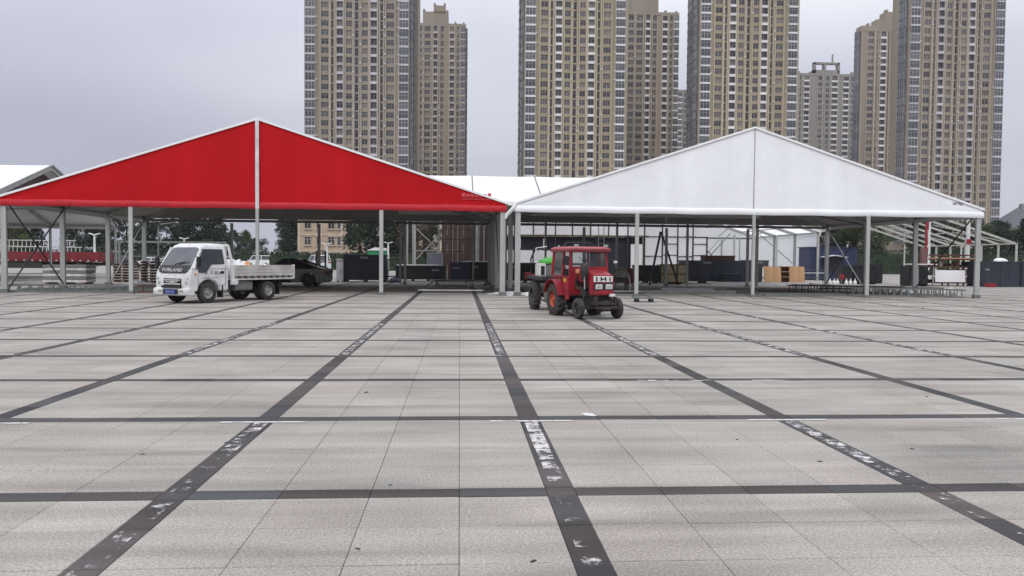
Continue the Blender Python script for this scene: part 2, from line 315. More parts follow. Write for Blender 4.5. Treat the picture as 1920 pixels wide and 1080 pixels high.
def lumpy(rx, ry, rz, seed, n=14, m_=9, amp=.25, flat=True):
    rnd = random.Random(seed); b = MB(); ph = [rnd.uniform(0, 6.3) for _ in range(8)]; rings = []
    for i in range(m_+1):
        t = math.pi * i / m_ * (0.55 if flat else 1.0); ring = []
        for k in range(n):
            a = 2*math.pi*k/n; q = 1 + amp*(math.sin(2*a+ph[0]+t)+.6*math.sin(3*a+ph[1]-2*t)+.5*math.sin(5*a+ph[2]+3*t))*.5
            ring.append((rx*q*math.sin(t)*math.cos(a), ry*q*math.sin(t)*math.sin(a), max(0, rz*(math.cos(t)-(math.cos(math.pi*.55) if flat else -1))*q/(1.16 if flat else 2))))
        rings.append(ring)
    return b.loft(rings)

# ------------------------------------------------------------------ ground and paving
S = 900
plaza = MB().add([(-S,-S,0),(S,-S,0),(S,S,0),(-S,S,0)], [[0,1,2,3]]).build('plaza', 'bedding', loc=(0,0,-0.014)); tag(plaza, 'open grey paved plaza stretching to the tree line', 'ground', kind='structure')
lot = MB().add([(-400,64,0),(400,64,0),(400,900,0),(-400,900,0)], [[0,1,2,3]]).build('parking_lot', 'asphalt', loc=(0,0,-0.006)); tag(lot, 'pale grey parking area behind the tents', 'ground', kind='structure')
YMIN, YMAX, XMIN, XMAX = -4.0, 64.0, -48.0, 52.0
def project(x, y):
    c_, s_ = math.cos(R(3.74)), math.sin(R(3.74)); u = c_*x - s_*y; d = s_*x + c_*y
    return u, d
def in_view(x, y, pad=0.35):
    u, d = project(x, y)
    return d > 3.75 and abs(u) < 0.64*d + pad
slabs = []; strips = []
i0 = math.floor((XMIN-AX)/PX); i1 = math.ceil((XMAX-AX)/PX); j0 = math.floor((YMIN-AY)/PY); j1 = math.ceil((YMAX-AY)/PY)
TX = (PX-0.2)/4; TY = (PY-0.2)/4
for i in range(i0, i1):
    for j in range(j0, j1):
        x0 = AX+i*PX+.1; y0 = AY+j*PY+.1
        for a in range(4):
            strips.append((x0+(a+.5)*TX, y0-.1, TX, 0.2))
            strips.append((x0-.1, y0+(a+.5)*TY, 0.2, TY))
            for b in range(4): slabs.append((x0+(a+.5)*TX, y0+(b+.5)*TY, TX, TY))
        strips.append((x0-.1, y0-.1, .2, .2))
G = 0.0034
def slab_geo(b, x, y, sx, sy, z=0.0):
    X0, X1, Y0, Y1 = x-sx/2+G/2, x+sx/2-G/2, y-sy/2+G*1.15, y+sy/2-G*1.15; e_ = 0.003
    b.add([(X0,Y0,z-.016),(X1,Y0,z-.016),(X1,Y1,z-.016),(X0,Y1,z-.016),(X0,Y0,z-e_),(X1,Y0,z-e_),(X1,Y1,z-e_),(X0,Y1,z-e_),(X0+e_,Y0+e_,z),(X1-e_,Y0+e_,z),(X1-e_,Y1-e_,z),(X0+e_,Y1-e_,z)],
          [[0,1,5,4],[1,2,6,5],[2,3,7,6],[3,0,4,7],[4,5,9,8],[5,6,10,9],[6,7,11,10],[7,4,8,11],[8,9,10,11]])
def flat_geo(b, x, y, sx, sy, z=0.0):
    b.add([(x-sx/2+G/2,y-sy/2+G/2,z),(x+sx/2-G/2,y-sy/2+G/2,z),(x+sx/2-G/2,y+sy/2-G/2,z),(x-sx/2+G/2,y+sy/2-G/2,z)], [[0,1,2,3]])
def lay(items, name, mname, limit, z):
    vis = sorted([t for t in items if in_view(t[0], t[1])], key=lambda t: project(t[0], t[1])[1]); near = vis[:limit]; ns = set(near); cache = {}
    rr = random.Random(5)
    for x, y, sx, sy in near:
        k = (round(sx,3), round(sy,3))
        if k not in cache:
            b = MB(); slab_geo(b, 0, 0, sx, sy); me = bpy.data.meshes.new(name); me.from_pydata(b.v, [], b.f); me.materials.append(M[mname]); cache[k] = me
        put(name, cache[k], plaza, (x, y, 0.014+z+rr.uniform(-.0012, .0012)), (rr.uniform(-.001,.001), rr.uniform(-.001,.001), 0))
    b = MB()
    for t in items:
        if t in ns: continue
        (slab_geo if t[1] < 30 and abs(t[0]) < 30 else flat_geo)(b, *t, z=0.014+z)
    me = bpy.data.meshes.new(name); me.from_pydata(b.v, [], b.f); me.materials.append(M[mname])
    tag(put(name, me, plaza), kind='stuff')
lay(slabs, 'paving_slab', 'slab', 300, 0.0)
lay(strips, 'granite_strip', 'strip', 280, 0.0005)
def paint(name, mname, x0, x1, y0, y1, z=0.005):
    flat = MB().add([(x0,y0,0),(x1,y0,0),(x1,y1,0),(x0,y1,0)], [[0,1,2,3]]); return flat.build(name, mname, plaza, (0,0,0.014+z))
for k in range(-4, 6):
    x = AX + k*PX
    paint('bay_line', {0: 'paint_strong', 1: 'paint_mid', -1: 'paint_mid'}.get(k, 'paint_weak'), x-.065, x+.065, 6.7, 7.82)
    paint('bay_line', 'paint_mid' if k in (0, 1) else 'paint_weak', x-.06, x+.06, 5.75, 6.69)
    paint('bay_line', 'paint_weak', x-.055, x+.055, 3.2, 5.74)
    paint('bay_line', 'paint_mid' if k in (-1, 0, 1, 2, 3, -2) else 'paint_weak', x-.06, x+.06, 13.4, 20.0)
    paint('bay_tick', 'paint_tick', x-.40, x+.42, 7.83, 7.89)
    paint('bay_tick', 'paint_mid', x-.35, x+.45, 13.26, 13.33)
paint('bay_tick', 'paint_mid', 2.3, 3.4, 10.44, 10.55, .006); paint('bay_tick', 'paint_tick', 3.95, 4.5, 10.46, 10.53, .006)

# ------------------------------------------------------------------ residential towers
def window_mesh(w_, h_, glass='pane', mull=1, frame='window_frame', d=.14):
    b = MB(); t = .09
    b.box(-w_/2, w_/2, .05, .09, 0, h_, 1)
    b.box(-w_/2, w_/2, -d+.06, .05, 0, t); b.box(-w_/2, w_/2, -d+.06, .05, h_-t, h_)
    b.box(-w_/2, -w_/2+t, -d+.06, .05, t, h_-t); b.box(w_/2-t, w_/2, -d+.06, .05, t, h_-t)
    for i in range(mull):
        x = -w_/2 + w_*(i+1)/(mull+1); b.box(x-.05, x+.05, -d+.07, .05, t, h_-t)
    if h_ > 1.5: b.box(-w_/2+t, w_/2-t, -d+.08, .05, h_*.68, h_*.68+.06)
    return b.mesh('window', [frame, glass])
def bay_mesh(w_, fh, proj, glass='pane_blue', band='band_white'):
    b = MB(); b.box(-w_/2-.12, w_/2+.12, -proj-.12, 0, 0, .62, 0); b.box(-w_/2, w_/2, -proj, 0, .62, fh, 1)
    for i in range(4):
        x = -w_/2 + w_*i/3; b.box(x-.06, x+.06, -proj-.04, -proj+.05, .62, fh, 2)
    b.box(-w_/2-.03, w_/2+.03, -proj-.03, -proj+.04, fh*.72, fh*.72+.07, 2); b.box(-w_/2-.03, -w_/2+.06, -proj*.5-.05, -proj*.5+.05, .62, fh, 2); b.box(w_/2-.06, w_/2+.03, -proj*.5-.05, -proj*.5+.05, .62, fh, 2)
    return b.mesh('bay_window', [band, glass, 'window_frame'])
def balcony_mesh(w_, fh, proj, glass='pane', band='band_white'):
    b = MB(); b.box(-w_/2-.05, w_/2+.05, -proj, .0, 0, .72, 0); b.box(-w_/2-.05, w_/2+.05, -proj, .3, -.16, 0, 0)
    b.box(-w_/2, w_/2, .30, .36, 0.0, fh-.16, 1); b.box(-.05, .05, .22, .30, .72, fh-.3, 2); b.box(-w_/2, w_/2, .22, .30, fh*.74, fh*.74+.08, 2); b.box(-w_/2-.05, -w_/2+.06, -proj+.02, .1, .72, fh-.16, 2); b.box(w_/2-.06, w_/2+.05, -proj+.02, .1, .72, fh-.16, 2)
    return b.mesh('balcony', [band, glass, 'window_frame'])
def tower(label, X0, Y, W, depth, nfl, cols, fmin=6, fh=3.0, tone=('tower_tan', 'tower_rib'), side=None, crown=None, group='high-rise apartment towers', seed=1, wing=None, loc_rot=0, band='band_white'):
    rr = random.Random(seed); Ht = nfl*fh
    t = thing('apartment_tower', label, 'apartment building', (X0+W/2, Y, 0), loc_rot, group)
    hx = W/2; wl = MB(); rib = MB()
    wl.box(-hx+.02, hx-.02, .6, depth, 0, Ht)
    edges = []; x = -hx
    for k, a, b_ in cols:
        a -= hx; b_ -= hx
        wl.box(x, a, 0, .6, 0, Ht); edges.append((x, a)); x = b_
        if k == 'bay': wl.box(a, b_, .2, .6, 0, Ht); continue
        if k == 'slit':
            for f in range(nfl): wl.box(a, b_, .08, .6, f*fh+2.55, f*fh+3.12)
            continue
        if k == 'balc': continue
        for f in range(nfl+1):
            z0 = f*fh-.42 if f else 0; wl.box(a, b_, .06, .6, z0, min(Ht, f*fh+.70))
    wl.box(x, hx, 0, .6, 0, Ht); edges.append((x, hx))
    wl.box(-hx-.15, hx+.15, -.15, .35, Ht, Ht+1.2); wl.box(-hx-.15, hx+.15, depth-.3, depth+.15, Ht, Ht+1.2); wl.box(-hx-.15, -hx+.3, .35, depth-.3, Ht, Ht+1.2); wl.box(hx-.3, hx+.15, .35, depth-.3, Ht, Ht+1.2)
    if wing: wl.box(wing[0], wing[1], wing[2], wing[3], 0, Ht+wing[4])
    for a, b_ in edges:
        if b_-a > .9:
            rib.box(a+.06, a+.42, -.32, 0, 0, Ht); rib.box(b_-.42, b_-.06, -.32, 0, 0, Ht)
        elif b_-a > .3: rib.box(a+.05, b_-.05, -.32, 0, 0, Ht)
    wl.build('wall', tone[0], t); rib.build('pilaster', tone[1], t)
    cache = {}; ac = MB()
    for k, a, b_ in cols:
        w_ = b_-a; cx = (a+b_)/2-hx
        for f in range(fmin, nfl):
            z = f*fh
            if k == 'win':
                key = (k, round(w_, 2), rr.randint(0, 1))
                if key not in cache: cache[key] = window_mesh(w_, 1.88, 'pane', 1 + key[2])
                put('window', cache[key], t, (cx, .32, z+.70))
            elif k == 'slit':
                if k+str(w_) not in cache: cache[k+str(w_)] = window_mesh(w_, 2.55, 'pane_dark', 0)
                put('window', cache[k+str(w_)], t, (cx, .42, z))
            elif k == 'bay':
                if k+str(w_) not in cache: cache[k+str(w_)] = bay_mesh(w_, fh, 1.0, 'pane_blue', band)
                put('bay_window', cache[k+str(w_)], t, (cx, .18, z))
            elif k == 'balc':
                key = k+str(w_)
                if key not in cache: cache[key] = balcony_mesh(w_, fh, .55, 'pane', band)
                put('balcony', cache[key], t, (cx, .2, z))
            if k in ('bay', 'win') and rr.random() < .3:
                sx = cx + (w_/2+.45)*(1 if cx < 0 else -1); dz = rr.uniform(0, .5); ac.box(sx-.24, sx+.24, -.50, -.02, z+.3+dz, z+.7+dz)
    for s_, items in (side or {}).items():       # side walls: (kind, y0, y1)
        for k, a, b_ in items:
            w_ = b_-a; cy = (a+b_)/2
            for f in range(fmin, nfl):
                rz = R(-90) if s_ == 'left' else R(90); px = -hx if s_ == 'left' else hx
                key = ('s', k, w_)
                if key not in cache: cache[key] = bay_mesh(w_, fh, .9, 'pane_blue', 'tower_slate') if k == 'bay' else window_mesh(w_, 1.7, 'pane', 1)
                off = -.02 if k == 'bay' else -.12
                put('bay_window' if k == 'bay' else 'window', cache[key], t, (px + (-off if s_ == 'left' else off), cy, f*fh + (0 if k == 'bay' else .85)), (0, 0, rz))
    if ac.v: tag(ac.build('air_conditioner', 'ac_white', t), kind='stuff')
    if crown:
        cb = MB()
        for (x0, x1, y0, y1, z0, z1) in crown: cb.box(x0-hx, x1-hx, y0, y1, Ht+z0, Ht+z1)
        cb.build('roof_crown', tone[0], t)
    return t
BIG = [('bay', .35, 3.6), ('win', 5.5, 8.0), ('slit', 8.8, 9.6), ('balc', 10.6, 12.7), ('win', 13.7, 15.7), ('slit', 16.6, 17.8), ('win', 18.9, 20.9), ('balc', 21.8, 23.9), ('slit', 25.0, 25.9), ('win', 27.0, 29.6), ('bay', 31.3, 34.3)]
BL = dict(fmin=7, seed=1)
tower('tan apartment tower above the red gable, nearest to the left edge', -51.9, 272, 34.7, 18, 34, BIG, fmin=8, seed=1,
      side={'right': [('bay', 1.5, 5.0), ('win', 7, 9), ('bay', 12, 16)]}, wing=(14, 19.2, 18, 34, 0), tone=('tower_brown', 'tower_browner_rib'), band='band_lilac')
tower('tan apartment tower in the middle, behind the low white roof', 21.6, 274, 35.2, 18, 34, BIG, fmin=8, seed=2,
      side={'left': [('bay', 1.5, 5.0), ('win', 7, 9), ('bay', 12, 16)]}, wing=(12, 17.2, 18, 30, 0), tone=('tower_tan', 'tower_rib'))
tower('tan apartment tower directly above the white tent peak', 82.4, 275, 35.2, 14, 34, BIG, fmin=10, seed=3,
      side={'left': [('bay', 1.5, 5.0), ('bay', 7.5, 12)]}, tone=('tower_tan', 'tower_rib'))
tower('brown apartment tower nearest to the right edge', 155.6, 272, 34.6, 11, 34, BIG, fmin=3, seed=4, band='band_lilac',
      side={'left': [('bay', 1.0, 4.8), ('win', 6.5, 8.5)]}, tone=('tower_brown', 'tower_browner_rib'))
SM = [('win', .9, 3.2), ('win', 4.2, 6.8), ('balc', 8.0, 9.8), ('win', 11.0, 12.6), ('balc', 15.0, 17.0), ('win', 18.0, 19.2), ('bay', 19.7, 21.6)]
tower('tan tower with stepped roof, right neighbour of the leftmost tower', -19.9, 350, 21.8, 16, 34, SM, fmin=8, seed=5, tone=('tower_brown', 'tower_browner_rib'), band='band_tan',
      side={'right': [('bay', 2, 6)]}, crown=[(3.4, 14.4, 1, 10, 0, 6.4), (8.0, 13.2, .6, 9, 6.4, 9.0), (8.0, 8.9, .5, 2, 9.0, 10), (12.3, 13.2, .5, 2, 9.0, 10), (3.4, 4.4, .9, 2, 6.4, 7.4), (13.5, 14.4, .9, 2, 6.4, 7.2), (17, 17.8, .5, 2, 1.2, 2.2), (20.6, 21.4, .5, 2, 1.2, 2)])
tower('brown tower tucked behind the right side of the middle tower', 67.2, 326, 21.6, 16, 34, SM, fmin=8, seed=6, tone=('tower_brown', 'tower_browner_rib'),
      crown=[(2.4, 13.4, 1, 10, 0, 9.0), (7, 12.2, .6, 9, 9.0, 12), (16, 16.8, .5, 2, 1.2, 2.2), (20.4, 21.2, .5, 2, 1.2, 2)])
SM6 = [('win', 3.0, 5.9), ('win', 6.8, 7.6), ('balc', 8.9, 11.4), ('slit', 12.2, 12.8), ('win', 14.4, 16.4), ('win', 18.0, 20.0)]
tower('grey-brown tower with stepped roof left of the rightmost tower', 178.4, 350, 22, 6, 35, SM6, fmin=10, seed=7, tone=('tower_brown', 'tower_browner_rib'), side={'left': [('bay', 1, 4.6)]},
      crown=[(.2, 21.8, .4, 5.6, 1.0, 2.6), (7.2, 21.8, .5, 5.6, 2.6, 5.6), (11.0, 21.8, .6, 5.6, 5.6, 9.0), (11.0, 12.2, .4, 2, 9.0, 9.9), (2.8, 3.8, .3, 2, 2.6, 3.6)])
FAR5 = [('win', 1.0, 2.0), ('balc', 3.4, 6.2), ('win', 11.0, 13.2), ('win', 15.0, 17.0), ('balc', 18.2, 21.4), ('balc', 24.4, 27.4), ('win', 28.8, 31.2)]
tower('distant grey tower with open roof frame between two taller towers', 175.2, 410, 32.6, 15, 33, FAR5, fmin=10, seed=8, tone=('tower_grey', 'tower_grey_rib'),
      crown=[(8.8, 10.0, .5, 3, 0, 7), (8.8, 22.5, .5, 8, 0, 3.2), (21.6, 22.8, .5, 3, 0, 7), (14.2, 15.4, .5, 3, 3.2, 6.2), (8.8, 22.8, .5, 2.4, 6.2, 7.2), (18.5, 19.2, .6, 1.2, 7.2, 11.5), (.3, 1.3, .5, 2, 1.2, 2.4), (29, 30, .5, 2, 1.2, 2.4)])
tower('narrow pale grey tower far behind, seen in the gap between two towers', 116.4, 430, 22, 15, 31, [('bay', .5, 3.0), ('win', 4.2, 6.4), ('balc', 9, 12), ('win', 15, 17)], fmin=12, seed=9, tone=('tower_grey', 'tower_grey_rib'), crown=[(1, 20, .5, 8, 0, 1.6)])

# ------------------------------------------------------------------ low buildings far behind
def low_building(name, label, X0, Y, W, depth, floors, fh, wall, trim, wins, roof=None, roofmat='roof_tile_grey'):
    t = thing(name, label, 'building', (X0+W/2, Y, 0)); hx = W/2; H = floors*fh
    b = MB(); b.box(-hx, hx, .0, depth, 0, H); b.build('wall', wall, t)
    tr = MB()
    for f in range(1, floors+1): tr.box(-hx-.12, hx+.12, -.14, depth+.1, f*fh-.22, f*fh+.02)
    for x in (-hx, -hx*.33, hx*.33, hx): tr.box(x-.22, x+.22, -.1, -.002, 0, H-.25)
    tr.build('cornice', trim, t)
    cache = {}
    for f in range(floors):
        for a, b_, k in wins:
            w_ = b_-a; cx = (a+b_)/2-hx
            key = (w_, k)
            if key not in cache: cache[key] = (window_mesh(w_, 1.55, 'pane_dark' if k == 0 else 'pane_blue', 1), MB().box(-w_/2-.15, w_/2+.15, -.22, 0, -.14, -.01).mesh('sill', trim), MB().box(-w_/2-.15, w_/2+.15, -.16, 0, 1.56, 1.7).mesh('lintel', trim))
            wo_ = put('window', cache[key][0], t, (cx, -.06, f*fh+1.0)); put('sill', cache[key][1], wo_); put('lintel', cache[key][2], wo_)
    if roof:
        rb = MB(); rb.loft([[(-hx-.6,-.6,H+.02),(hx+.6,-.6,H+.02),(hx+.6,depth+.6,H+.02),(-hx-.6,depth+.6,H+.02)], [(-hx+roof[1],depth*.5-.1,H+roof[0]),(hx-roof[1],depth*.5-.1,H+roof[0]),(hx-roof[1],depth*.5+.1,H+roof[0]),(-hx+roof[1],depth*.5+.1,H+roof[0])]])
        r_ = rb.build('roof', roofmat, t)
        for cx in roof[2:]: MB().box(cx-.5, cx+.5, depth*.4, depth*.55, H+.5, H+roof[0]+1.2).build('chimney', wall, r_)
    return t
low_building('town_house', 'beige three storey building seen under the red tent beside the crates', -29.6, 150, 11.8, 12, 4, 3.0, 'stucco', 'stucco_trim', [(1.0, 2.2, 0), (3.2, 4.0, 0), (5.3, 6.5, 0), (7.0, 8.2, 1), (9.2, 10.5, 0)])
low_building('town_house', 'grey apartment house with pitched roof at the far right edge', 214, 300, 40, 14, 5, 3.2, 'house_grey', 'stucco_trim', [(2+i*4.2, 3.8+i*4.2, i % 2) for i in range(9)], roof=(8.5, 9, -10, 6))
low_building('town_house', 'dark steep roofed house on the left horizon', -93, 300, 7, 8, 3, 3.0, 'far_dark', 'far_dark', [(1, 2.2, 0), (4.5, 5.7, 0)], roof=(3.5, 2.5, -2.2, 2.4), roofmat='far_dark')
low_building('town_house', 'pale house behind the trees right of the crates', -6.6, 130, 9, 9, 3, 3.0, 'stucco_trim', 'stucco', [(1, 2.4, 0), (4, 5.4, 0), (6.6, 8, 0)])

# ------------------------------------------------------------------ trees
def crown_mesh(name, kind, seed, matname):
    rr = random.Random(seed); b = MB(); lumps = []
    if kind == 'conifer':
        for i in range(26):
            z = .12 + .86*i/26; r = .30*(1-z)**.75+.03
            for k in range(3): a = rr.uniform(0, 6.28); lumps.append((r*.6*math.cos(a), r*.6*math.sin(a), z, r*.55, .055))
        n = 60
    elif kind == 'poplar':
        for i in range(30): z = rr.uniform(.15, .98); r = .2*math.sin(math.pi*min(1, z*.9+.08))+.03; a = rr.uniform(0, 6.28); lumps.append((r*.7*math.cos(a), r*.7*math.sin(a), z, .09, .09))
        n = 150
    else:
        for i in range(30):
            a = rr.uniform(0, 6.28); z = rr.uniform(.3, .95); r = .42*math.sqrt(max(0, 1-((z-.6)/.42)**2))*rr.uniform(.3, 1); lumps.append((r*math.cos(a), r*math.sin(a), z, rr.uniform(.08, .15), rr.uniform(.06, .1)))
        n = 200
    for (x, y, z, r, rz) in lumps:
        for _ in range(n):
            d = Vector((rr.gauss(0,1), rr.gauss(0,1), rr.gauss(0,1))).normalized()*rr.uniform(.4, 1.05)
            p = Vector((x+d.x*r, y+d.y*r, z+d.z*rz)); s_ = rr.uniform(.010, .022)
            u = Vector((rr.gauss(0,1), rr.gauss(0,1), rr.gauss(0,.6))).normalized()*s_; v = u.cross(Vector((rr.gauss(0,1), rr.gauss(0,1), rr.gauss(0,1)))).normalized()*s_*.7
            b.add([p-u, p-v*.8, p+u, p+v], [[0,1,2,3]])
    me = bpy.data.meshes.new(name); me.from_pydata(b.v, [], b.f); me.materials.append(M[matname]); return me
def trunk_mesh(kind, seed):
    rr = random.Random(seed); b = MB(); b.tube([(0,0,0),(.006,.004,.25),(-.004,.006,.55),(.002,0,.9)], [.024,.018,.012,.004], 7)
    for i in range(7):
        a = rr.uniform(0, 6.28); z = rr.uniform(.3, .7); q = .12 if kind != 'round' else .28
        b.tube([(0,0,z),(q*.5*math.cos(a),q*.5*math.sin(a),z+.07),(q*math.cos(a),q*math.sin(a),z+.16)], [.009,.006,.002], 5)
    return b.mesh('trunk', 'bark')
TK = {}
for nm, kind, sd_, lm in (('conifer','conifer',1,'leaf_dark'), ('round','round',2,'leaf_dark'), ('round_mid','round',3,'leaf_mid'), ('round_light','round',4,'leaf_light'), ('poplar','poplar',5,'leaf_mid'), ('bare','round',6,'leaf_brown')):
    TK[nm] = (crown_mesh('crown', kind, sd_, lm), trunk_mesh(kind, sd_))
rt = random.Random(77); tree_n = {}
def tree(kind, x, y, h, w_=1.0, label='', group='trees behind the plaza'):
    t = thing({'conifer': 'conifer_tree', 'poplar': 'poplar_tree'}.get(kind, 'leafy_tree'), label, 'tree', (x, y, 0), rt.uniform(0, 6.28), group)
    s_ = h; put('crown', TK[kind][0], t, scale=(s_*w_, s_*w_, s_)); put('trunk', TK[kind][1], t, scale=(s_, s_, s_))
ADJ = {'conifer': 'dark pointed conifer', 'round': 'dark bushy tree', 'round_mid': 'mid green bushy tree', 'round_light': 'light yellow-green tree', 'poplar': 'slim upright tree', 'bare': 'thin brownish tree'}
ORD = ['leftmost', 'second', 'third', 'fourth', 'fifth', 'sixth', 'seventh', 'eighth', 'ninth', 'tenth', 'eleventh', 'twelfth', 'thirteenth']
def row(specs, where):
    by = {}
    for sp_ in sorted(specs, key=lambda q: q[1]/q[2]): by.setdefault(sp_[0], []).append(sp_)
    for kind, lst in by.items():
        for i, (k_, x, y, h, w_) in enumerate(lst):
            pre = '' if len(lst) == 1 else ('leftmost ' if i == 0 else 'rightmost ' if i == len(lst)-1 else ORD[i]+' ')
            tree(kind, x, y, h, w_, '%s%s%s %s' % (pre, ADJ[kind], ' from the left' if pre and pre.split()[0] not in ('leftmost', 'rightmost') else '', where), 'trees '+where)
left = []
for i in range(17):
    k = ['conifer', 'round', 'conifer', 'round', 'conifer', 'round_mid'][i % 6]; left.append((k, -98+i*3.3+rt.uniform(-1,1), 150+rt.uniform(-6,8), rt.uniform(8.6, 11.4), rt.uniform(.8, 1.15) if k != 'conifer' else 1.15))
left.append(('round_light', -75.5, 140, 9.6, .9))
row(left, 'behind the red cargo truck')
mid = []
for i in range(15):
    k = ['round_mid', 'poplar', 'round', 'round_mid', 'bare', 'conifer', 'round'][i % 7]; mid.append((k, -74+i*3.3+rt.uniform(-1.2,1.2), 190+rt.uniform(-12,12), rt.uniform(6.0, 9.4), rt.uniform(.85, 1.1)))
row(mid, 'above the white flatbed truck')
row([('round', -36.3, 175, 11.5, .8), ('conifer', -32.8, 160, 10.5, 1.2)], 'at the left corner of the beige building')
row([('round', -15.6, 126, 11.5, .8), ('conifer', -12.6, 120, 12.5, 1.3), ('round', -10.2, 122, 11.0, .8), ('conifer', -8.3, 118, 10.5, 1.2)], 'behind the tall navy crate')
row([('bare', -4.1, 78, 6.2, .75), ('round', -3.0, 82, 5.8, .55)], 'behind the crossed tent braces')
right = []
for i in range(13):
    k = ['round', 'round_mid', 'round', 'conifer', 'round'][i % 5]; right.append((k, 58+i*3.5+rt.uniform(-1,1), 122+rt.uniform(-6,10), rt.uniform(7.2, 10), rt.uniform(.95, 1.25)))
for i in range(7): right.append(('round_mid' if i % 2 else 'round', 40+i*4+rt.uniform(-1,1), 132+rt.uniform(-5,8), rt.uniform(6.5, 8.5), 1.1))
row(right, 'behind the bare tent frames')
row([('round', 105+i*6, 128+4*(i % 2), 8.2+.8*(i % 3), 1.2) for i in range(5)], 'at the far right edge')
# clipped hedge along the far side of the parking area
def hedge(label, x0, x1, y, h, seed, lm='leaf_dark'):
    rr = random.Random(seed); b = MB()
    for _ in range(int((x1-x0)*150)):
        p = Vector((rr.uniform(x0, x1), y+rr.uniform(-.8, .8), h*min(1, rr.random()**.6*1.02)+rr.uniform(-.05, .12))); s_ = rr.uniform(.08, .18)
        u = Vector((rr.gauss(0,1), rr.gauss(0,1), rr.gauss(0,1))).normalized()*s_; v = u.cross(Vector((rr.gauss(0,1), rr.gauss(0,1), rr.gauss(0,1)))).normalized()*s_*.7
        b.add([p-u, p-v, p+u, p+v], [[0,1,2,3]])
    b.box(x0, x1, y-.55, y+.55, 0, h*.85)
    me = bpy.data.meshes.new('hedge'); me.from_pydata(b.v, [], b.f); me.materials.append(M[lm]); o = put('hedge', me); tag(o, label, 'hedge'); return o
hedge('long dark hedge behind the parked cars on the left', -100, -26, 141, 2.6, 3)
hedge('dark hedge behind the bare tent frames on the right', 44, 120, 112, 3.4, 4)
hedge('low hedge in front of the beige building', -26, -2, 112, 2.2, 5)

# ------------------------------------------------------------------ tents
def sheet(c00, c10, c11, c01, nu, nv, sag=0.0, name='roof_panel', mats='white_roof', parent=None, seed=0, wob=0.0, mi=None):
    rr = random.Random(seed); b = MB(); c = [Vector(q) for q in (c00, c10, c11, c01)]
    nrm = (c[1]-c[0]).cross(c[3]-c[0]).normalized()
    ph = [rr.uniform(0, 6.28) for _ in range(4)]
    for j in range(nv+1):
        for i in range(nu+1):
            u = i/nu; v = j/nv; p = (c[0]*(1-u)+c[1]*u)*(1-v)+(c[3]*(1-u)+c[2]*u)*v
            p.z -= sag*4*u*(1-u); p += nrm*wob*math.sin(math.pi*min(1, v*1.02))*(math.sin(9*u+ph[0]+2*v)+.6*math.sin(23*u+ph[1]-3*v))*(1 if 0 < v < 1 else 0)
            b.v.append(tuple(p))
    for j in range(nv):
        for i in range(nu): b.f.append([j*(nu+1)+i, j*(nu+1)+i+1, (j+1)*(nu+1)+i+1, (j+1)*(nu+1)+i]); b.m.append(0)
    return b.build(name, mats, parent, smooth=True)
def frame_parts(t, W, y, eave, apex, m='alu', cw=(.12, .24), roofbeam=(.12, .24), plate=True):
    for s in (-1, 1):
        x = s*W/2
        c = MB().box(x-cw[1]/2, x+cw[1]/2, y-cw[0]/2, y+cw[0]/2, .02, eave-.02).build('column', m, t, bevel=.012)
        if plate: MB().box(x-.22, x+.22, y-.22, y+.22, 0, .018).box(x-.16, x+.16, y-.09, y+.09, .02, .16).tube([(x+.17,y+.16,.01),(x+.17,y+.16,.09)], .02, 6).tube([(x-.17,y-.16,.01),(x-.17,y-.16,.09)], .02, 6).build('base_plate', 'alu_dark', c)
        MB().beam((x, y, eave-.12), (0, y, apex-.14), roofbeam[0], roofbeam[1]).build('rafter', m, t)
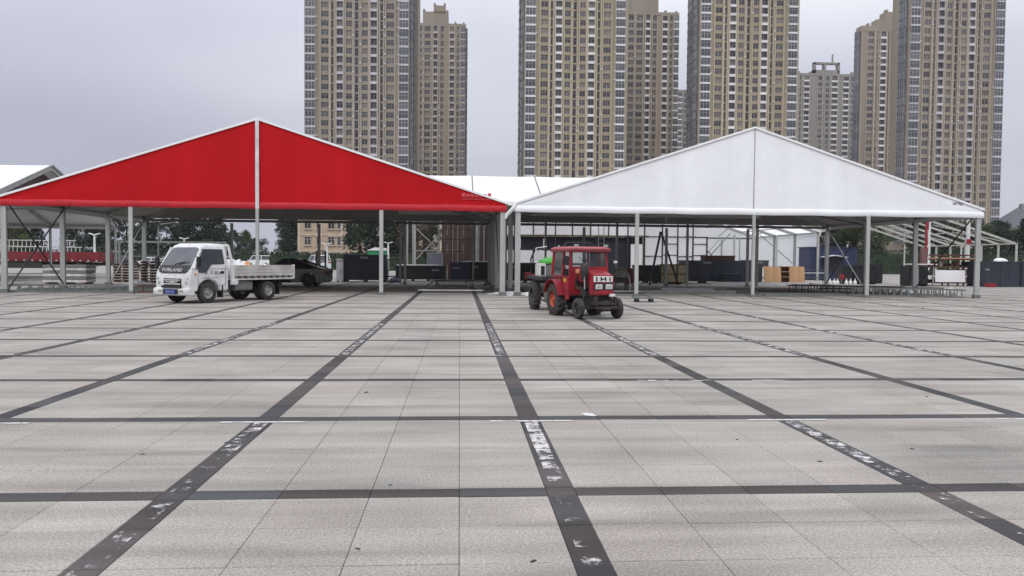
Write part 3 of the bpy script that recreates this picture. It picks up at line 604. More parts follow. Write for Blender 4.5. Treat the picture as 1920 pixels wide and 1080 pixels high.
def tent(name, label, loc, rz, W, nb, bay, eave, apex, front=None, rear=None, posts=3, roof='white_roof', frame='alu', edge='white_roof', band=None, seed=0, cat='tent', group=None, braces=(), seam=None, recess=0.0, centre_up=False, plates=True, roofed=True, rposts=True, profile='alu', shade_grey=None, roof_sides=(-1, 1)):
    t = thing(name, label, cat, loc, rz, group); hw = W/2; oh = .12; sl = (apex-eave)/hw
    for k in range(nb+1): frame_parts(t, W, k*bay, eave, apex, frame, plate=plates)
    for k in range(nb):
        y0 = k*bay+.07; y1 = (k+1)*bay-.07
        for s in (-1, 1): MB().beam((s*hw, y0, eave-.10), (s*hw, y1, eave-.10), .10, .16).build('eave_beam', frame, t)
        MB().beam((0, y0, apex-.2), (0, y1, apex-.2), .1, .14).build('ridge_beam', frame, t)
        for q in (.34, .67):
            for s in (-1, 1): MB().beam((s*hw*(1-q), y0, eave+(apex-eave)*q-.2), (s*hw*(1-q), y1, eave+(apex-eave)*q-.2), .06, .1).build('purlin', frame, t)
        if roofed:
            ya = k*bay-(oh if k == 0 else -.03); yb = (k+1)*bay+(oh if k == nb-1 else -.03)
            for s in roof_sides:
                if shade_grey: sheet((s*(hw-.05), k*bay+.08, eave-.02), (s*(hw-.05), (k+1)*bay-.08, eave-.02), (0, (k+1)*bay-.08, apex-.02), (0, k*bay+.08, apex-.02), 6, 3, .05, 'roof_shade_sheet', shade_grey, t, seed+k)  # shade under the roof, put in as a grey sheet
                xo = hw+.2; sheet((s*xo, ya, eave-.2*sl+.06), (s*xo, yb, eave-.2*sl+.06), (0, yb, apex+.06), (0, ya, apex+.06), 8, 4, .04, 'roof_panel', roof, t, seed+k)
    if roofed:
        for k in range(nb+1):
            y = k*bay+(-oh if k == 0 else oh if k == nb else 0)
            for s in roof_sides: MB().beam((s*(hw+.2), y, eave-.2*sl+.075), (0, y, apex+.075), .09 if 0 < k < nb else .07, .05 if 0 < k < nb else .09).build('roof_profile', profile if 0 < k < nb else edge, t)
        # side valances
        for s in roof_sides:
            sheet((s*(hw+.2), -oh, eave-.2*sl+.05), (s*(hw+.2), nb*bay+oh, eave-.2*sl+.05), (s*(hw+.21), nb*bay+oh, eave-.34), (s*(hw+.21), -oh, eave-.34), 20, 2, 0, 'side_valance', roof, t, seed+90, .01)
    for end, fab in (('front', front), ('rear', rear)):
        if not fab: continue
        y = (-.092+recess if end == 'front' else nb*bay+.092)
        zb = eave-.1
        for s in (-1, 1):
            cx = .02 if seam else .0
            b = MB(); n = 14; rr = random.Random(seed+s); ph = rr.uniform(0, 6)
            rows = 5
            for j in range(rows+1):
                for i in range(n+1):
                    u = i/n; x = s*(cx+(hw+.12-cx)*u); zt = apex-(apex-eave)*(abs(x)/hw)+.02; zt = max(zt, zb+.02); z = zb+(zt-zb)*j/rows
                    b.v.append((x, y+.018*math.sin(7*u+ph+j*.8)*math.sin(math.pi*j/rows), z))
            for j in range(rows):
                for i in range(n): b.f.append([j*(n+1)+i, j*(n+1)+i+1, (j+1)*(n+1)+i+1, (j+1)*(n+1)+i]); b.m.append(0)
            b.build('gable_panel', fab, t, smooth=True)
        if end == 'front' and band:
            b = MB(); rings = []
            for i in range(25):
                u = -hw-.16+(W+.32)*i/24; zz = eave-.22+.012*math.sin(i*1.7+seed)
                rings.append([(u, y+.06*math.cos(a), zz+.145*math.sin(a)) for a in [2*math.pi*q/10 for q in range(10)]])
            b.loft(rings); b.build('rolled_curtain', band, t, smooth=True)
        MB().beam((-hw+.13, y+(.12 if end == 'front' else -.1), zb-.12), (hw-.13, y+(.12 if end == 'front' else -.1), zb-.12), .07, .16).build('gable_beam', frame if end == 'front' else 'alu_dark', t)
    for end in ('front', 'rear'):
        if end == 'rear' and not rposts: continue
        for k in range(1, posts+1):
            x = -hw+W*k/(posts+1); y = (-.165 if end == 'front' else nb*bay-.12); zt = eave-.36
            mid = abs(x) < .1 and end == 'front'
            wd = .14 if mid else .17
            p = MB().box(x-wd/2, x+wd/2, y-.05, y+.05, .02, zt).build('gable_post', 'post_grey' if end == 'front' else frame, t, bevel=.01)
            MB().box(x-.17, x+.17, y-.17, y+.17, 0, .018).box(x-.11, x+.11, y-.07, y+.07, .02, .13).build('base_plate', 'alu_dark', p)
            if mid and centre_up: MB().box(x-.075, x+.075, -.2, -.13, zt+.002, apex+.03).build('gable_mullion', 'steel_white', t)
    if seam: MB().box(-.018, .018, -.112, -.08, eave-.1, apex).build('gable_seam', seam, t)
    for (p, q, r_, m_) in braces: MB().tube([p, q], r_, 6).build('brace', m_, t)
    return t
RED_C, WHITE_C, FRONT, W0, BAY = -8.77, 13.25, 35.6, 21.35, 5.08
h = W0/2-.0
red = tent('marquee_tent', 'large marquee tent with a red gable and white roof', (RED_C, FRONT, 0), 0, W0, 3, BAY, 4.08, 7.52, front='red_fabric', rear='shade_grey', shade_grey='shade_grey', band='red_band', seed=3, centre_up=True, group='marquee tents side by side',
     braces=[((-h+.1,.2,3.8),(-h+.1,BAY-.2,.25),.035,'dark_steel'), ((-h+.1,.2,.25),(-h+.1,BAY-.2,3.8),.035,'dark_steel'), ((-h+.1,BAY*2+.2,.25),(-h+.1,BAY*3-.2,3.8),.035,'alu'), ((-h+.1,BAY*2+.2,3.8),(-h+.1,BAY*3-.2,.25),.03,'dark_steel'),
             ((-h+.1,.2,3.8),(-h*.45,BAY-.2,5.5),.03,'dark_steel'), ((-h*.45,.2,5.5),(-h+.1,BAY-.2,3.8),.03,'dark_steel'), ((h-.1,.2,.25),(h-.1,BAY-.2,3.8),.03,'alu_dark')])
white = tent('marquee_tent', 'large marquee tent with a white gable and white roof', (WHITE_C, FRONT, 0), 0, W0, 3, BAY, 4.08, 7.58, front='white_fabric', rear='shade_grey', shade_grey='shade_grey', band='white_fabric', seed=8, seam='rim_grey', group='marquee tents side by side',
     braces=[((h-.1,.2,3.8),(h-.1,BAY-.2,.25),.035,'dark_steel'), ((h-.1,BAY*2+.2,.25),(h-.1,BAY*3-.2,3.8),.04,'alu'), ((h-.1,BAY*2+.2,3.8),(h-.1,BAY*3-.2,.25),.035,'dark_steel'), 
             ((h-.1,.2,3.85),(h*.45,BAY-.2,5.5),.03,'dark_steel'), ((h-.1,BAY*2+.2,3.85),(h*.45,BAY*3-.2,5.5),.03,'dark_steel')])
# emblem prints at the right corners of the two gables
lg = MB()
for k in range(7): lg.box(10.0+.19*k-1.15, 10.0+.19*k-1.0, -.125, -.112, 4.36, 4.36+(.13 if k % 3 else .17))
lg.box(8.85, 10.1, -.125, -.112, 4.25, 4.28); lg.build('printed_emblem', 'pale_pink', red)
lg = MB(); lg.lathe([(-.125,.02),(-.125,.13),(-.112,.13),(-.112,.02)], 12, c=(9.75,0,4.42)); lg.box(9.35,9.6,-.125,-.112,4.38,4.41).box(9.35,9.55,-.125,-.112,4.32,4.35); lg.build('printed_emblem', 'lilac_grey', white)
# rain gutter bridging the two tents
gt = thing('rain_gutter', 'white gutter and slanting downpipe between the red and white tents', 'gutter', (2.25, FRONT, 3.9))
MB().add([(-.30,0,.3),(.28,0,.3),(.28,15.2,.3),(-.30,15.2,.3),(-.1,0,.12),(.1,0,.12),(.1,15.2,.12),(-.1,15.2,.12)], [[0,4,7,3],[4,5,6,7],[5,1,2,6],[0,1,5,4]]).build('trough', 'white_roof', gt)
MB().tube([(.24,-.1,.22),(.16,-.1,.05),(-.18,-.1,-.32),(-.24,-.1,-.5)], [.07,.09,.09,.05], 8).build('downpipe', 'plastic_sheet', gt, smooth=True)

mid_t = tent('marquee_tent', 'low white tent roof with dark seams between the two big gables', (-3.75, 59.4, 0), R(-90), 16.6, 5, 4.62, 4.75, 7.72, seed=12, posts=0, plates=False, profile='alu_dark', edge='white_roof', roof='lit_roof', roof_sides=(1,))  # unseen rear slope left off to let sky light onto the partition wall
lt = tent('marquee_tent', 'white tent with a maroon gable peeking out at the left edge', (-27.4, 55.8, 0), R(90), 20, 4, 5.0, 4.1, 7.6, seed=15, posts=0, plates=False, edge='alu', rear='white_fabric', rposts=False)
MB().add([(-5.6,.9,5.55),(5.6,.9,5.55),(0,.9,7.45)], [[0,1,2]]).build('gable_panel', 'maroon_gable', lt); MB().beam((-5.6,.85,5.5),(5.6,.85,5.5),.08,.12).build('gable_beam', 'alu', lt)
# bright open tent further back
ft = tent('marquee_tent', 'bright open white tent seen under the white marquee', (26.3, 70, 0), 0, 11.6, 3, 5.0, 4.35, 6.2, seed=18, posts=2, rear='thin_fabric', roof='thin_fabric', plates=False, edge='white_roof',
     braces=[((-5.6,.2,.3),(-2.2,.2,4.1),.05,'alu_dark'), ((-5.6,.2,4.1),(-2.2,.2,.3),.05,'alu_dark'), ((2.4,5,4.2),(5.6,5,1.5),.045,'alu'), ((-1.6,14.5,.4),(1.6,14.5,4.0),.04,'alu')])
for s in (-1, 1): sheet((s*5.9,0,.05), (s*5.9,15,.05), (s*5.9,15,4.3), (s*5.9,0,4.3), 12, 4, 0, 'side_wall', 'thin_fabric', ft, 5, .03)
sheet((-5.9,15.1,.05), (5.9,15.1,.05), (5.9,15.1,4.3), (-5.9,15.1,4.3), 12, 4, 0, 'rear_wall', 'thin_fabric', ft, 6, .03)
for k in range(3):
    x = -3.9+k*3.9; MB().beam((x, 14.8, .05), (x, 14.8, 4.2), .1, .1).build('inner_post', 'alu', ft); MB().beam((x, 9.9, 4.2), (x+1.2, 9.9, 5.2), .1, .1).build('knee_brace', 'alu', ft)
# bare tent frames on the right
tent('tent_skeleton', 'bare pale aluminium tent frames without a cover on the right', (50.4, 88, 0), 0, 26.8, 6, 3.1, 4.05, 8.3, posts=3, roofed=False, frame='frame_grey', plates=False, cat='tent frame', rposts=False,
     braces=[((13.2,.2,3.9),(6,4.4,6.2),.05,'frame_grey'), ((13.2,9.4,3.9),(6,13.6,6.2),.05,'frame_grey'), ((-13.2,.2,3.9),(-6,4.4,6.2),  .05,'frame_grey')])

# ------------------------------------------------------------------ vehicles
def wheel_meshes(r, w_, rim_r, rimmat='rim_grey', lug=False, key=[0]):
    b = MB(); h_ = w_/2
    b.lathe([(-h_*.75, rim_r), (-h_, rim_r+.02), (-h_*.98, r*.86), (-h_*.8, r*.97), (-h_*.3, r), (h_*.3, r), (h_*.8, r*.97), (h_*.98, r*.86), (h_, rim_r+.02), (h_*.75, rim_r), (-h_*.75, rim_r)], 28)
    if lug:
        for k in range(18):
            a = 2*math.pi*k/18
            for s in (-1, 1):
                a2 = a+(.16 if s > 0 else 0); p = Vector((math.cos(a2)*r*.99, s*h_*.9, math.sin(a2)*r*.99)); q = Vector((math.cos(a2+.2)*r*1.005, s*.01, math.sin(a2+.2)*r*1.005)); b.beam(p, q, .035, .04, up=(math.cos(a2), 0, math.sin(a2)))
    else:
        for y in (-h_*.35, h_*.35): b.lathe([(y-.006, r*1.0), (y-.006, r*1.012), (y+.006, r*1.012), (y+.006, r*1.0)], 28)
    tyre = b.mesh('wheel', 'tyre', True)
    d = MB(); R_ = rim_r
    d.lathe([(-h_*.72, R_), (-h_*.8, R_*.93), (-h_*.35, R_*.82), (-h_*.3, R_*.5), (-h_*.5, R_*.42), (-h_*.55, R_*.25), (-h_*.85, R_*.2), (-h_*.88, 0.0)], 24)
    d.lathe([(h_*.72, R_), (h_*.8, R_*.93), (h_*.35, R_*.82), (h_*.3, R_*.5), (h_*.5, R_*.42), (h_*.55, R_*.25), (h_*.85, R_*.2), (h_*.88, 0.0)], 24)
    for k in range(6):
        a = 2*math.pi*k/6
        for s in (-1, 1): d.tube([(R_*.62*math.cos(a), s*h_*.3, R_*.62*math.sin(a)), (R_*.62*math.cos(a), s*h_*.39, R_*.62*math.sin(a))], R_*.1, 7, 1)
    return tyre, d.mesh('rim', [rimmat, 'black_plastic'], True)
def wheel(t, ms, x, y, z, rz=0):
    o = put('wheel', ms[0], t, (x, y, z), (0, 0, rz)); put('rim', ms[1], o); return o
def text_mesh(body, size, parent, loc, rot, matname, name='lettering', ext=.003, sx=1):
    c = bpy.data.curves.new(name, 'FONT'); c.body = body; c.size = size; c.extrude = ext; c.align_x = 'CENTER'; c.align_y = 'CENTER'; c.resolution_u = 2
    tmp = bpy.data.objects.new('tmp_text', c); col.objects.link(tmp); dg = bpy.context.evaluated_depsgraph_get(); me = bpy.data.meshes.new_from_object(tmp.evaluated_get(dg)); bpy.data.objects.remove(tmp); bpy.data.curves.remove(c)
    me.name = name; me.materials.clear(); me.materials.append(M[matname]); return put(name, me, parent, loc, rot, (sx, 1, 1))
def arch_poly(x0, x1, z0, z1top, arches, r, n=9):
    """underside of a body from x0 (rear) to x1 (front) with wheel arches"""
    pts = [(x0, z0)]
    for cx, cz in sorted(arches):
        a0 = math.asin(min(1, max(-1, (z0-cz)/r)))
        for k in range(n+1):
            a = math.pi-a0-(math.pi-2*a0)*k/n; pts.append((cx+r*math.cos(a), cz+r*math.sin(a)))
    pts.append((x1, z0)); return pts

# ---- white flatbed truck (x forward, origin under the front axle)
ft_ = thing('flatbed_truck', 'white light flatbed truck with its cab facing left', 'truck', (-9.40, 28.8, 0), R(240)); ft_.scale = (1.05, 1, 1)
W1 = wheel_meshes(.36, .2, .2, 'rim_grey'); 
for s in (-1, 1): wheel(ft_, W1, 0, s*.72, .36)
for s in (-1, 1): wheel(ft_, W1, -2.75, s*.76, .36); wheel(ft_, W1, -2.75, s*.52, .36)
lower = arch_poly(-.86, .74, .42, 0, [(0, .36)], .47) + [(.78, .62), (.77, .98), (.71, 1.20), (-.86, 1.20)]
cab = MB(); cab.prism(lower, -.83, .83)
cab_o = cab.build('cab', 'truck_white', ft_, smooth=True, bevel=.035)
up = MB(); up.loft([[(.70,-.825,1.185),(.70,.825,1.185),(-.85,.825,1.185),(-.85,-.825,1.185)], [(.30,-.745,1.80),(.30,.745,1.80),(-.84,.745,1.80),(-.84,-.745,1.80)], [(.14,-.70,2.0),(.14,.70,2.0),(-.80,.70,2.0),(-.80,-.70,2.0)], [(-.02,-.60,2.08),(-.02,.60,2.08),(-.70,.60,2.08),(-.70,-.60,2.08)]])
up.build('cab_roof', 'truck_white', ft_, smooth=True, bevel=.03)
def ys(z): return .825-.08*(z-1.185)/.615 if z <= 1.8 else .745-.045*(z-1.8)/.2
def side_pane(t, poly, s, m_='glass_dark', name='side_window', off=.012):
    b = MB(); n = len(poly); o_ = [(x, s*(ys(z)+off), z) for x, z in poly]; i_ = [(x, s*(ys(z)-.02), z) for x, z in poly]
    b.add(o_+i_, [list(range(n)), list(range(2*n-1, n-1, -1))]+[[i, (i+1)%n, (i+1)%n+n, i+n] for i in range(n)]); return b.build(name, m_, t)
for s in (-1, 1):
    d_ = MB()
    wdw = [(.50, 1.30), (.17, 1.88), (-.66, 1.88), (-.70, 1.36), (-.12, 1.34), (.12, 1.06), (.42, 1.06)]
    side_pane(ft_, [(x, z) for x, z in wdw], s)
    pil = MB(); y = s*.80
    pil.beam((.60, s*(ys(1.25)+.008), 1.2), (.22, s*(ys(1.95)+.008), 1.93), .05, .06); pil.build('window_pillar', 'truck_white', ft_)
    MB().box(-.60,-.44, s*.838 if s > 0 else -.846, s*.846 if s > 0 else -.838, 1.02, 1.06).build('door_handle', 'black_plastic', ft_)
    ln = MB()
    for p, q in (((-.72,1.3),(-.72,.62)), ((.45,1.04),(.45,.5)), ((-.72,.62),(.45,.62))): ln.beam((p[0], s*.833, p[1]), (q[0], s*.833, q[1]), .008, .012)
    ln.build('door_gap', 'gasket', ft_)
mk = MB()      # dark door lettering (unreadable in the photograph)
for i, x in enumerate((.10, -.12, -.27, -.36)):
    mk.box(x-.045, x+.045, .832, .836, 1.075, 1.09); mk.box(x-.01, x+.01, .832, .836, 1.0, 1.12); mk.box(x-.04, x+.035, .832, .836, 1.025, 1.04)
mk.box(-.12, .30, .832, .836, .87, .885); mk.box(-.40, -.18, .832, .836, .885, .90); mk.box(.28,.42,.832,.836,.70,.72); mk.box(.25,.42,.832,.836,.65,.665)
mk.build('door_lettering', 'gasket', ft_)
MB().box(-.66,-.50,.832,.842,1.02,1.11).build('door_sticker', 'black_plastic', ft_)
ws = MB(); n_ = Vector((.615, 0, .40)).normalized()
def wsp(y, z, o): x = .70-.40*(z-1.185)/.615 if z <= 1.8 else .30-.16*(z-1.8)/.2; return (x+n_.x*o, y, z+n_.z*o)
poly = [(-.74,1.30),(.74,1.30),(.66,1.88),(.50,1.93),(-.50,1.93),(-.66,1.88)]
o_ = [wsp(y, z, .014) for y, z in poly]; i_ = [wsp(y, z, -.03) for y, z in poly]; n6 = 6
ws.add(o_+i_, [list(range(n6)), list(range(11, 5, -1))]+[[i, (i+1)%n6, (i+1)%n6+n6, i+n6] for i in range(n6)]); wsh = ws.build('windscreen', 'windscreen_glass', ft_)
for s in (-1, 1): MB().beam(wsp(s*.10, 1.33, .03), wsp(s*.10+.45, 1.42, .03), .02, .015).build('wiper', 'black_plastic', wsh)
# black lettered panel below the windscreen, curved lower edge
bp_ = MB(); pol = [(-.74,1.30),(-.70,1.12),(-.55,1.05),(.55,1.05),(.70,1.12),(.74,1.30)]
def fx(z): return .77-.06*max(0,(z-.98))/.22 if z <= 1.2 else .70-.40*(z-1.185)/.615
o_ = [(fx(z)+.035, y, z) for y, z in pol]; i_ = [(fx(z)-.04, y, z) for y, z in pol]
bp_.add(o_+i_, [list(range(6)), list(range(11, 5, -1))]+[[i, (i+1)%6, (i+1)%6+6, i+6] for i in range(6)]); bp_.build('name_panel', 'black_plastic', ft_)
text_mesh('FORLAND', .17, ft_, (.792, 0, 1.15), (R(78), 0, R(90)), 'steel_white', 'name_lettering', .004, 1.25)
grl = MB(); grl.box(.765,.80,-.42,.42,.62,.86); go = grl.build('grille', 'black_plastic', ft_, bevel=.01)
MB().box(.802,.815,-.40,.40,.655,.69).box(.802,.815,-.40,.40,.80,.825).build('grille_bar', 'truck_white', go)
em = MB(); em.lathe([(.803,.0),(.82,.03),(.82,.09),(.803,.1)], 14, axis='x', c=(0,0,.74)); em.beam((.812,-.3,.77),(.812,-.08,.73),.03,.05); em.beam((.812,.3,.77),(.812,.08,.73),.03,.05); em.build('emblem', 'chrome', go)
for s in (-1, 1):
    hl = MB(); q = [(s*.46,.60),(s*.80,.60),(s*.815,.98),(s*.66,.92),(s*.50,.78)]
    o_ = [(.795-.03*abs(y), y, z) for y, z in q]; i_ = [(.72, y, z) for y, z in q]; hl.add(o_+i_, [list(range(5)), list(range(9, 4, -1))]+[[i, (i+1)%5, (i+1)%5+5, i+5] for i in range(5)])
    ho = hl.build('headlight', 'lamp_glass', ft_, bevel=.01)
    MB().lathe([(0,.07),(.012,.065),(.015,0)], 12, axis='x', c=(.778, s*.66, .72)).lathe([(0,.05),(.012,.045),(.015,0)], 12, axis='x', c=(.778, s*.72, .86)).build('reflector', 'chrome', ho)
    fg = MB(); fg.box(.845,.87,s*.5-.1,s*.5+.1,.40,.47); fg.build('fog_lamp', 'rim_grey', ft_)
bmp = MB(); bmp.prism([(.60,.28),(.82,.28),(.86,.36),(.86,.50),(.82,.545),(.60,.545)], -.87, .87); bmp.build('bumper', 'truck_white', ft_, smooth=True, bevel=.03)
MB().box(.80,.864,-.46,.46,.545,.62).build('bumper_gap', 'black_plastic', ft_)
MB().prism([(.862,.33),(.872,.33),(.872,.50),(.862,.50)], -.36, .36).build('plate_recess', 'black_plastic', ft_)
pl = MB().box(.874,.885,-.24,.24,.34,.48).build('number_plate', 'plate_blue', ft_)
mk = MB()
for k in range(6): mk.box(.886,.888,-.19+.066*k,-.155+.066*k,.375,.445)
mk.build('plate_marks', 'lilac_grey', pl)
for s in (-1, 1):
    mb = MB(); mb.tube([(.55, s*.84, 1.62), (.58, s*1.0, 1.60), (.57, s*1.02, 1.3), (.56, s*.85, 1.22)], .014, 6); arm = mb.build('mirror_arm', 'black_plastic', ft_)
    MB().box(.53,.61,s*1.0-.1,s*1.0+.1,1.26,1.60).build('mirror', 'black_plastic', ft_, bevel=.03)
    MB().lathe([(-.012,0),(-.012,.05),(.012,.045),(.012,0)], 10, c=(.56, s*.845, 1.02)).build('side_lamp', 'orange_bag', ft_)
# chassis, tank, flaps
MB().box(-3.9,.5,-.40,-.30,.52,.66).box(-3.9,.5,.30,.40,.52,.66).box(-.95,-.88,-.5,.5,.5,.62).box(-3.3,-3.2,-.5,.5,.5,.62).build('chassis', 'black_plastic', ft_)
MB().tube([(-2.75,-.7,.36),(-2.75,.7,.36)], .07, 8).tube([(0,-.65,.36),(0,.65,.36)], .05, 8).build('axle', 'black_plastic', ft_)
MB().box(-2.05,-1.15,.42,.80,.40,.74).build('fuel_tank', 'alu_dark', ft_, bevel=.05, smooth=True)
MB().box(-1.05,-.90,.4,.75,.4,.8).build('battery_box', 'black_plastic', ft_)
for s in (-1, 1):
    MB().box(-3.27,-3.24,s*.64-.24,s*.64+.24,.20,.72).build('mud_flap', 'black_plastic', ft_)
    MB().box(-.60,-.56,s*.72-.13,s*.72+.13,.18,.6).build('mud_flap', 'black_plastic', ft_)
    fd = MB(); prev = None
    for k in range(9):
        a = R(20+140*k/8); p = (-2.75+.47*math.cos(a), 0, .36+.47*math.sin(a))
        if prev: fd.beam((prev[0], s*.64, prev[2]), (p[0], s*.64, p[2]), .46, .02)
        prev = p
    fd.build('rear_fender', 'black_plastic', ft_)
# load bed
bed = MB().box(-4.02,-1.0,-.84,.84,.86,.94).build('bed_floor', 'bed_white', ft_)
for s in (-1, 1):
    y0, y1 = (.845, .885) if s > 0 else (-.885, -.845)
    sb = MB().box(-4.0,-1.06,y0,y1,.92,1.31).build('side_board', 'bed_white', ft_)
    rb_ = MB()
    for z in (.93, 1.055, 1.18, 1.285): rb_.box(-4.0,-1.06, *( (.886,.90) if s > 0 else (-.90,-.886)), z, z+.035)
    rb_.build('board_rib', 'bed_white', sb)
    hgm = MB().box(-.05,.05, *( (.86,.915) if s > 0 else (-.915,-.86)), .84, .918).mesh('hinge', 'gasket')
    for k in range(9): put('hinge', hgm, sb, (-1.3-.31*k, 0, 0))
    rail = MB().box(-4.02,-1.0, *( (.80,.895) if s > 0 else (-.895,-.80)), .78, .838).build('bed_rail', 'truck_white', ft_)
    MB().box(-4.05,-4.002, *( (.82,.91) if s > 0 else (-.91,-.82)), .80, 1.34).build('corner_post', 'truck_white', ft_)
    rk = MB(); rk.beam((-1.03, s*.83, .62), (-1.03, s*.83, 1.32), .09, .12); rk.beam((-1.03, s*.83, 1.32), (-.90, s*.76, 2.02), .07, .08); rk.build('rack_post', 'truck_white', ft_)
    MB().lathe([(-.03,.0),(-.03,.11),(.03,.11),(.03,.0)], 14, c=(-1.12, s*.88, .72)).build('bed_hook', 'truck_white', ft_)
MB().beam((-.90,-.76,2.03),(-.90,.76,2.03),.07,.08).beam((-.98,-.8,1.62),(-.98,.8,1.62),.05,.06).build('rack_bar', 'truck_white', ft_)
for k in range(5): MB().beam((-1.02,-.6+.3*k,.95),(-.92,-.6+.3*k,2.0),.035,.035).build('rack_slat', 'truck_white', ft_)
MB().box(-4.04,-4.0,-.80,.80,.92,1.30).build('tail_board', 'bed_white', ft_)
MB().box(-3.98,-3.94,-.80,.80,.62,.74).build('rear_bar', 'black_plastic', ft_)
for s in (-1, 1): MB().box(-4.01,-3.985,s*.62-.15,s*.62+.15,.63,.73).build('tail_lamp', 'tail_red', ft_)
ca, sa = math.cos(R(240)), math.sin(R(240))
def on_truck(x, y, z): x *= 1.05; return (-9.40+x*ca-y*sa, 28.8+x*sa+y*ca, z)
for i, (x, y, rx, ry, rz, m_, lb) in enumerate([(-1.5,.3,.5,.5,.52,'plastic_sheet','white plastic heap behind the truck cab, largest on the flatbed'), (-2.1,.1,.4,.4,.47,'plastic_sheet','white plastic heap on the middle of the truck flatbed'), (-2.0,.55,.22,.2,.44,'orange_bag','small peach coloured bag on the truck flatbed'), (-2.75,.55,.18,.16,.42,'plastic_sheet','small white bag near the rear of the truck flatbed'), (-1.75,-.4,.12,.12,.72,'plastic_sheet','upright white bundle standing on the truck flatbed')]):
    o = lumpy(rx, ry, rz, 20+i, amp=.3).build('plastic_sack', m_, None, on_truck(x, y, .942), (0,0,i), smooth=True); tag(o, lb, 'bag', 'bags on the truck')

# ---- generic parked car (x forward)
def car(name, label, loc, rz, paint_, L_=4.5, W_=1.75, H_=1.46, prof=None, rim='rim_grey', cat='car', group=None, r=.32):
    t = thing(name, label, cat, loc, rz, group); hl = L_/2; fa, ra = hl*.62, -hl*.60
    belt = H_*.62; p = prof or dict(hood=.58, cowl=.22, rt=-.02, rb=-.42, deck=-.72, nose=.44, tail=.60)
    und = arch_poly(-hl+.08, hl-.1, .22, 0, [(fa, r), (ra, r)], r+.06, 8)
    body = und+[(hl, .35), (hl-.02, p['nose']*H_), (hl*p['hood'], belt*.97), (hl*p['cowl'], belt), (hl*p['deck'], belt*1.03), (-hl+.02, belt*p['tail']*1.5 if p['tail'] < .6 else belt), (-hl, .4)]
    b = MB(); b.prism(body, -W_/2, W_/2); b.build('body', paint_, t, smooth=True, bevel=.06)
    hw = W_/2-.05; tw = W_/2-.24; x0, x1, x2, x3 = hl*p['cowl']+.12, hl*p['rt'], hl*p['rb'], hl*p['deck']-.02
    gh = MB(); zr = H_-.03
    gh.loft([[(x0,-hw,belt-.03),(x0,hw,belt-.03),(x3,hw,belt-.03),(x3,-hw,belt-.03)], [(x1,-tw,zr),(x1,tw,zr),(x2,tw,zr),(x2,-tw,zr)]]); gh.build('glasshouse', 'glass_dark', t, smooth=True, bevel=.03)
    rf = MB(); rf.loft([[(x1+.12,-tw-.02,zr-.05),(x1+.12,tw+.02,zr-.05),(x2-.16,tw+.02,zr-.05),(x2-.16,-tw-.02,zr-.05)], [(x1-.05,-tw+.08,H_+.01),(x1-.05,tw-.08,H_+.01),(x2+.05,tw-.08,H_+.01),(x2+.05,-tw+.08,H_+.01)]]); rf.build('roof', paint_, t, smooth=True, bevel=.03)
    for s in (-1, 1):
        for (xa, za, xb, zb_, yy0, yy1) in ((x0-.02, belt-.02, x1+.02, zr, hw, tw), ((x1+x2)/2-.05, belt-.02, (x1+x2)/2, zr, hw, tw), (x3+.05, belt-.02, x2-.02, zr, hw, tw)):
            MB().beam((xa, s*(yy0+.012), za), (xb, s*(yy1+.012), zb_), .05, .08, up=(1,0,0)).build('pillar', paint_, t)
        MB().box(x0-.25, x0-.08, s*(hw+.08)-.08, s*(hw+.08)+.08, belt, belt+.13).build('mirror', paint_, t, bevel=.02)
        MB().box(hl-.16, hl+.012, s*(W_/2-.28)-.2, s*(W_/2-.28)+.2, .60*belt, .78*belt).build('headlight', 'lamp_glass', t, bevel=.02)
        MB().box(-hl-.012, -hl+.2, s*(W_/2-.2)-.21, s*(W_/2-.2)+.21, .78*belt, .94*belt).build('tail_lamp', 'tail_red', t, bevel=.02)
    ms = wheel_meshes(r, .2, r*.68, rim)
    for x in (fa, ra):
        for s in (-1, 1): wheel(t, ms, x, s*(W_/2-.11), r)
    MB().box(hl-.02, hl+.014, -.5, .5, .28, .42).build('lower_grille', 'black_plastic', t); MB().box(-hl-.014, -hl+.02, -.24, .24, .5, .62).build('number_plate', 'plate_blue', t)
    return t
FAST = dict(hood=.60, cowl=.30, rt=-.02, rb=-.30, deck=-.94, nose=.46, tail=.70)
car('parked_car', 'dark grey fastback car partly hidden behind the flatbed truck', (-9.85, 46.3, 0), R(176), 'car_grey', 4.9, 1.9, 1.56, FAST, 'rim_black', r=.37)
SED = dict(hood=.56, cowl=.22, rt=-.02, rb=-.40, deck=-.70, nose=.44, tail=.66)
SUV = dict(hood=.60, cowl=.32, rt=.10, rb=-.70, deck=-.96, nose=.46, tail=.7)
VAN = dict(hood=.82, cowl=.62, rt=.48, rb=-.86, deck=-.98, nose=.44, tail=.7)
car('parked_car', 'white saloon car just left of the truck windscreen', (-47.0, 131, 0), R(180), 'car_white', prof=SED, group='cars in the far parking area')
car('parked_car', 'black off-road car parked before the dark trees', (-50.9, 124, 0), R(185), 'car_black', 4.6, 1.85, 1.75, SUV, group='cars in the far parking area', r=.36)
car('parked_car', 'white hatchback parked right of the black off-road car', (-47.8, 127, 0), R(250), 'car_white', 4.0, 1.7, 1.5, SUV, group='cars in the far parking area')
car('parked_car', 'white car seen at the rear end of the red cargo truck', (-55.2, 128, 0), R(180), 'car_white', 4.4, 1.75, 1.45, SED, group='cars in the far parking area')
car('parked_van', 'small white van behind the flatbed truck load', (-33.0, 135, 0), R(175), 'car_white', 4.3, 1.7, 1.95, VAN, cat='van', group='cars in the far parking area')
car('parked_van', 'white van standing beside the lamp post near the tall navy crate', (-18.2, 105, 0), R(120), 'car_white', 4.4, 1.7, 2.0, VAN, cat='van', group='cars in the far parking area')

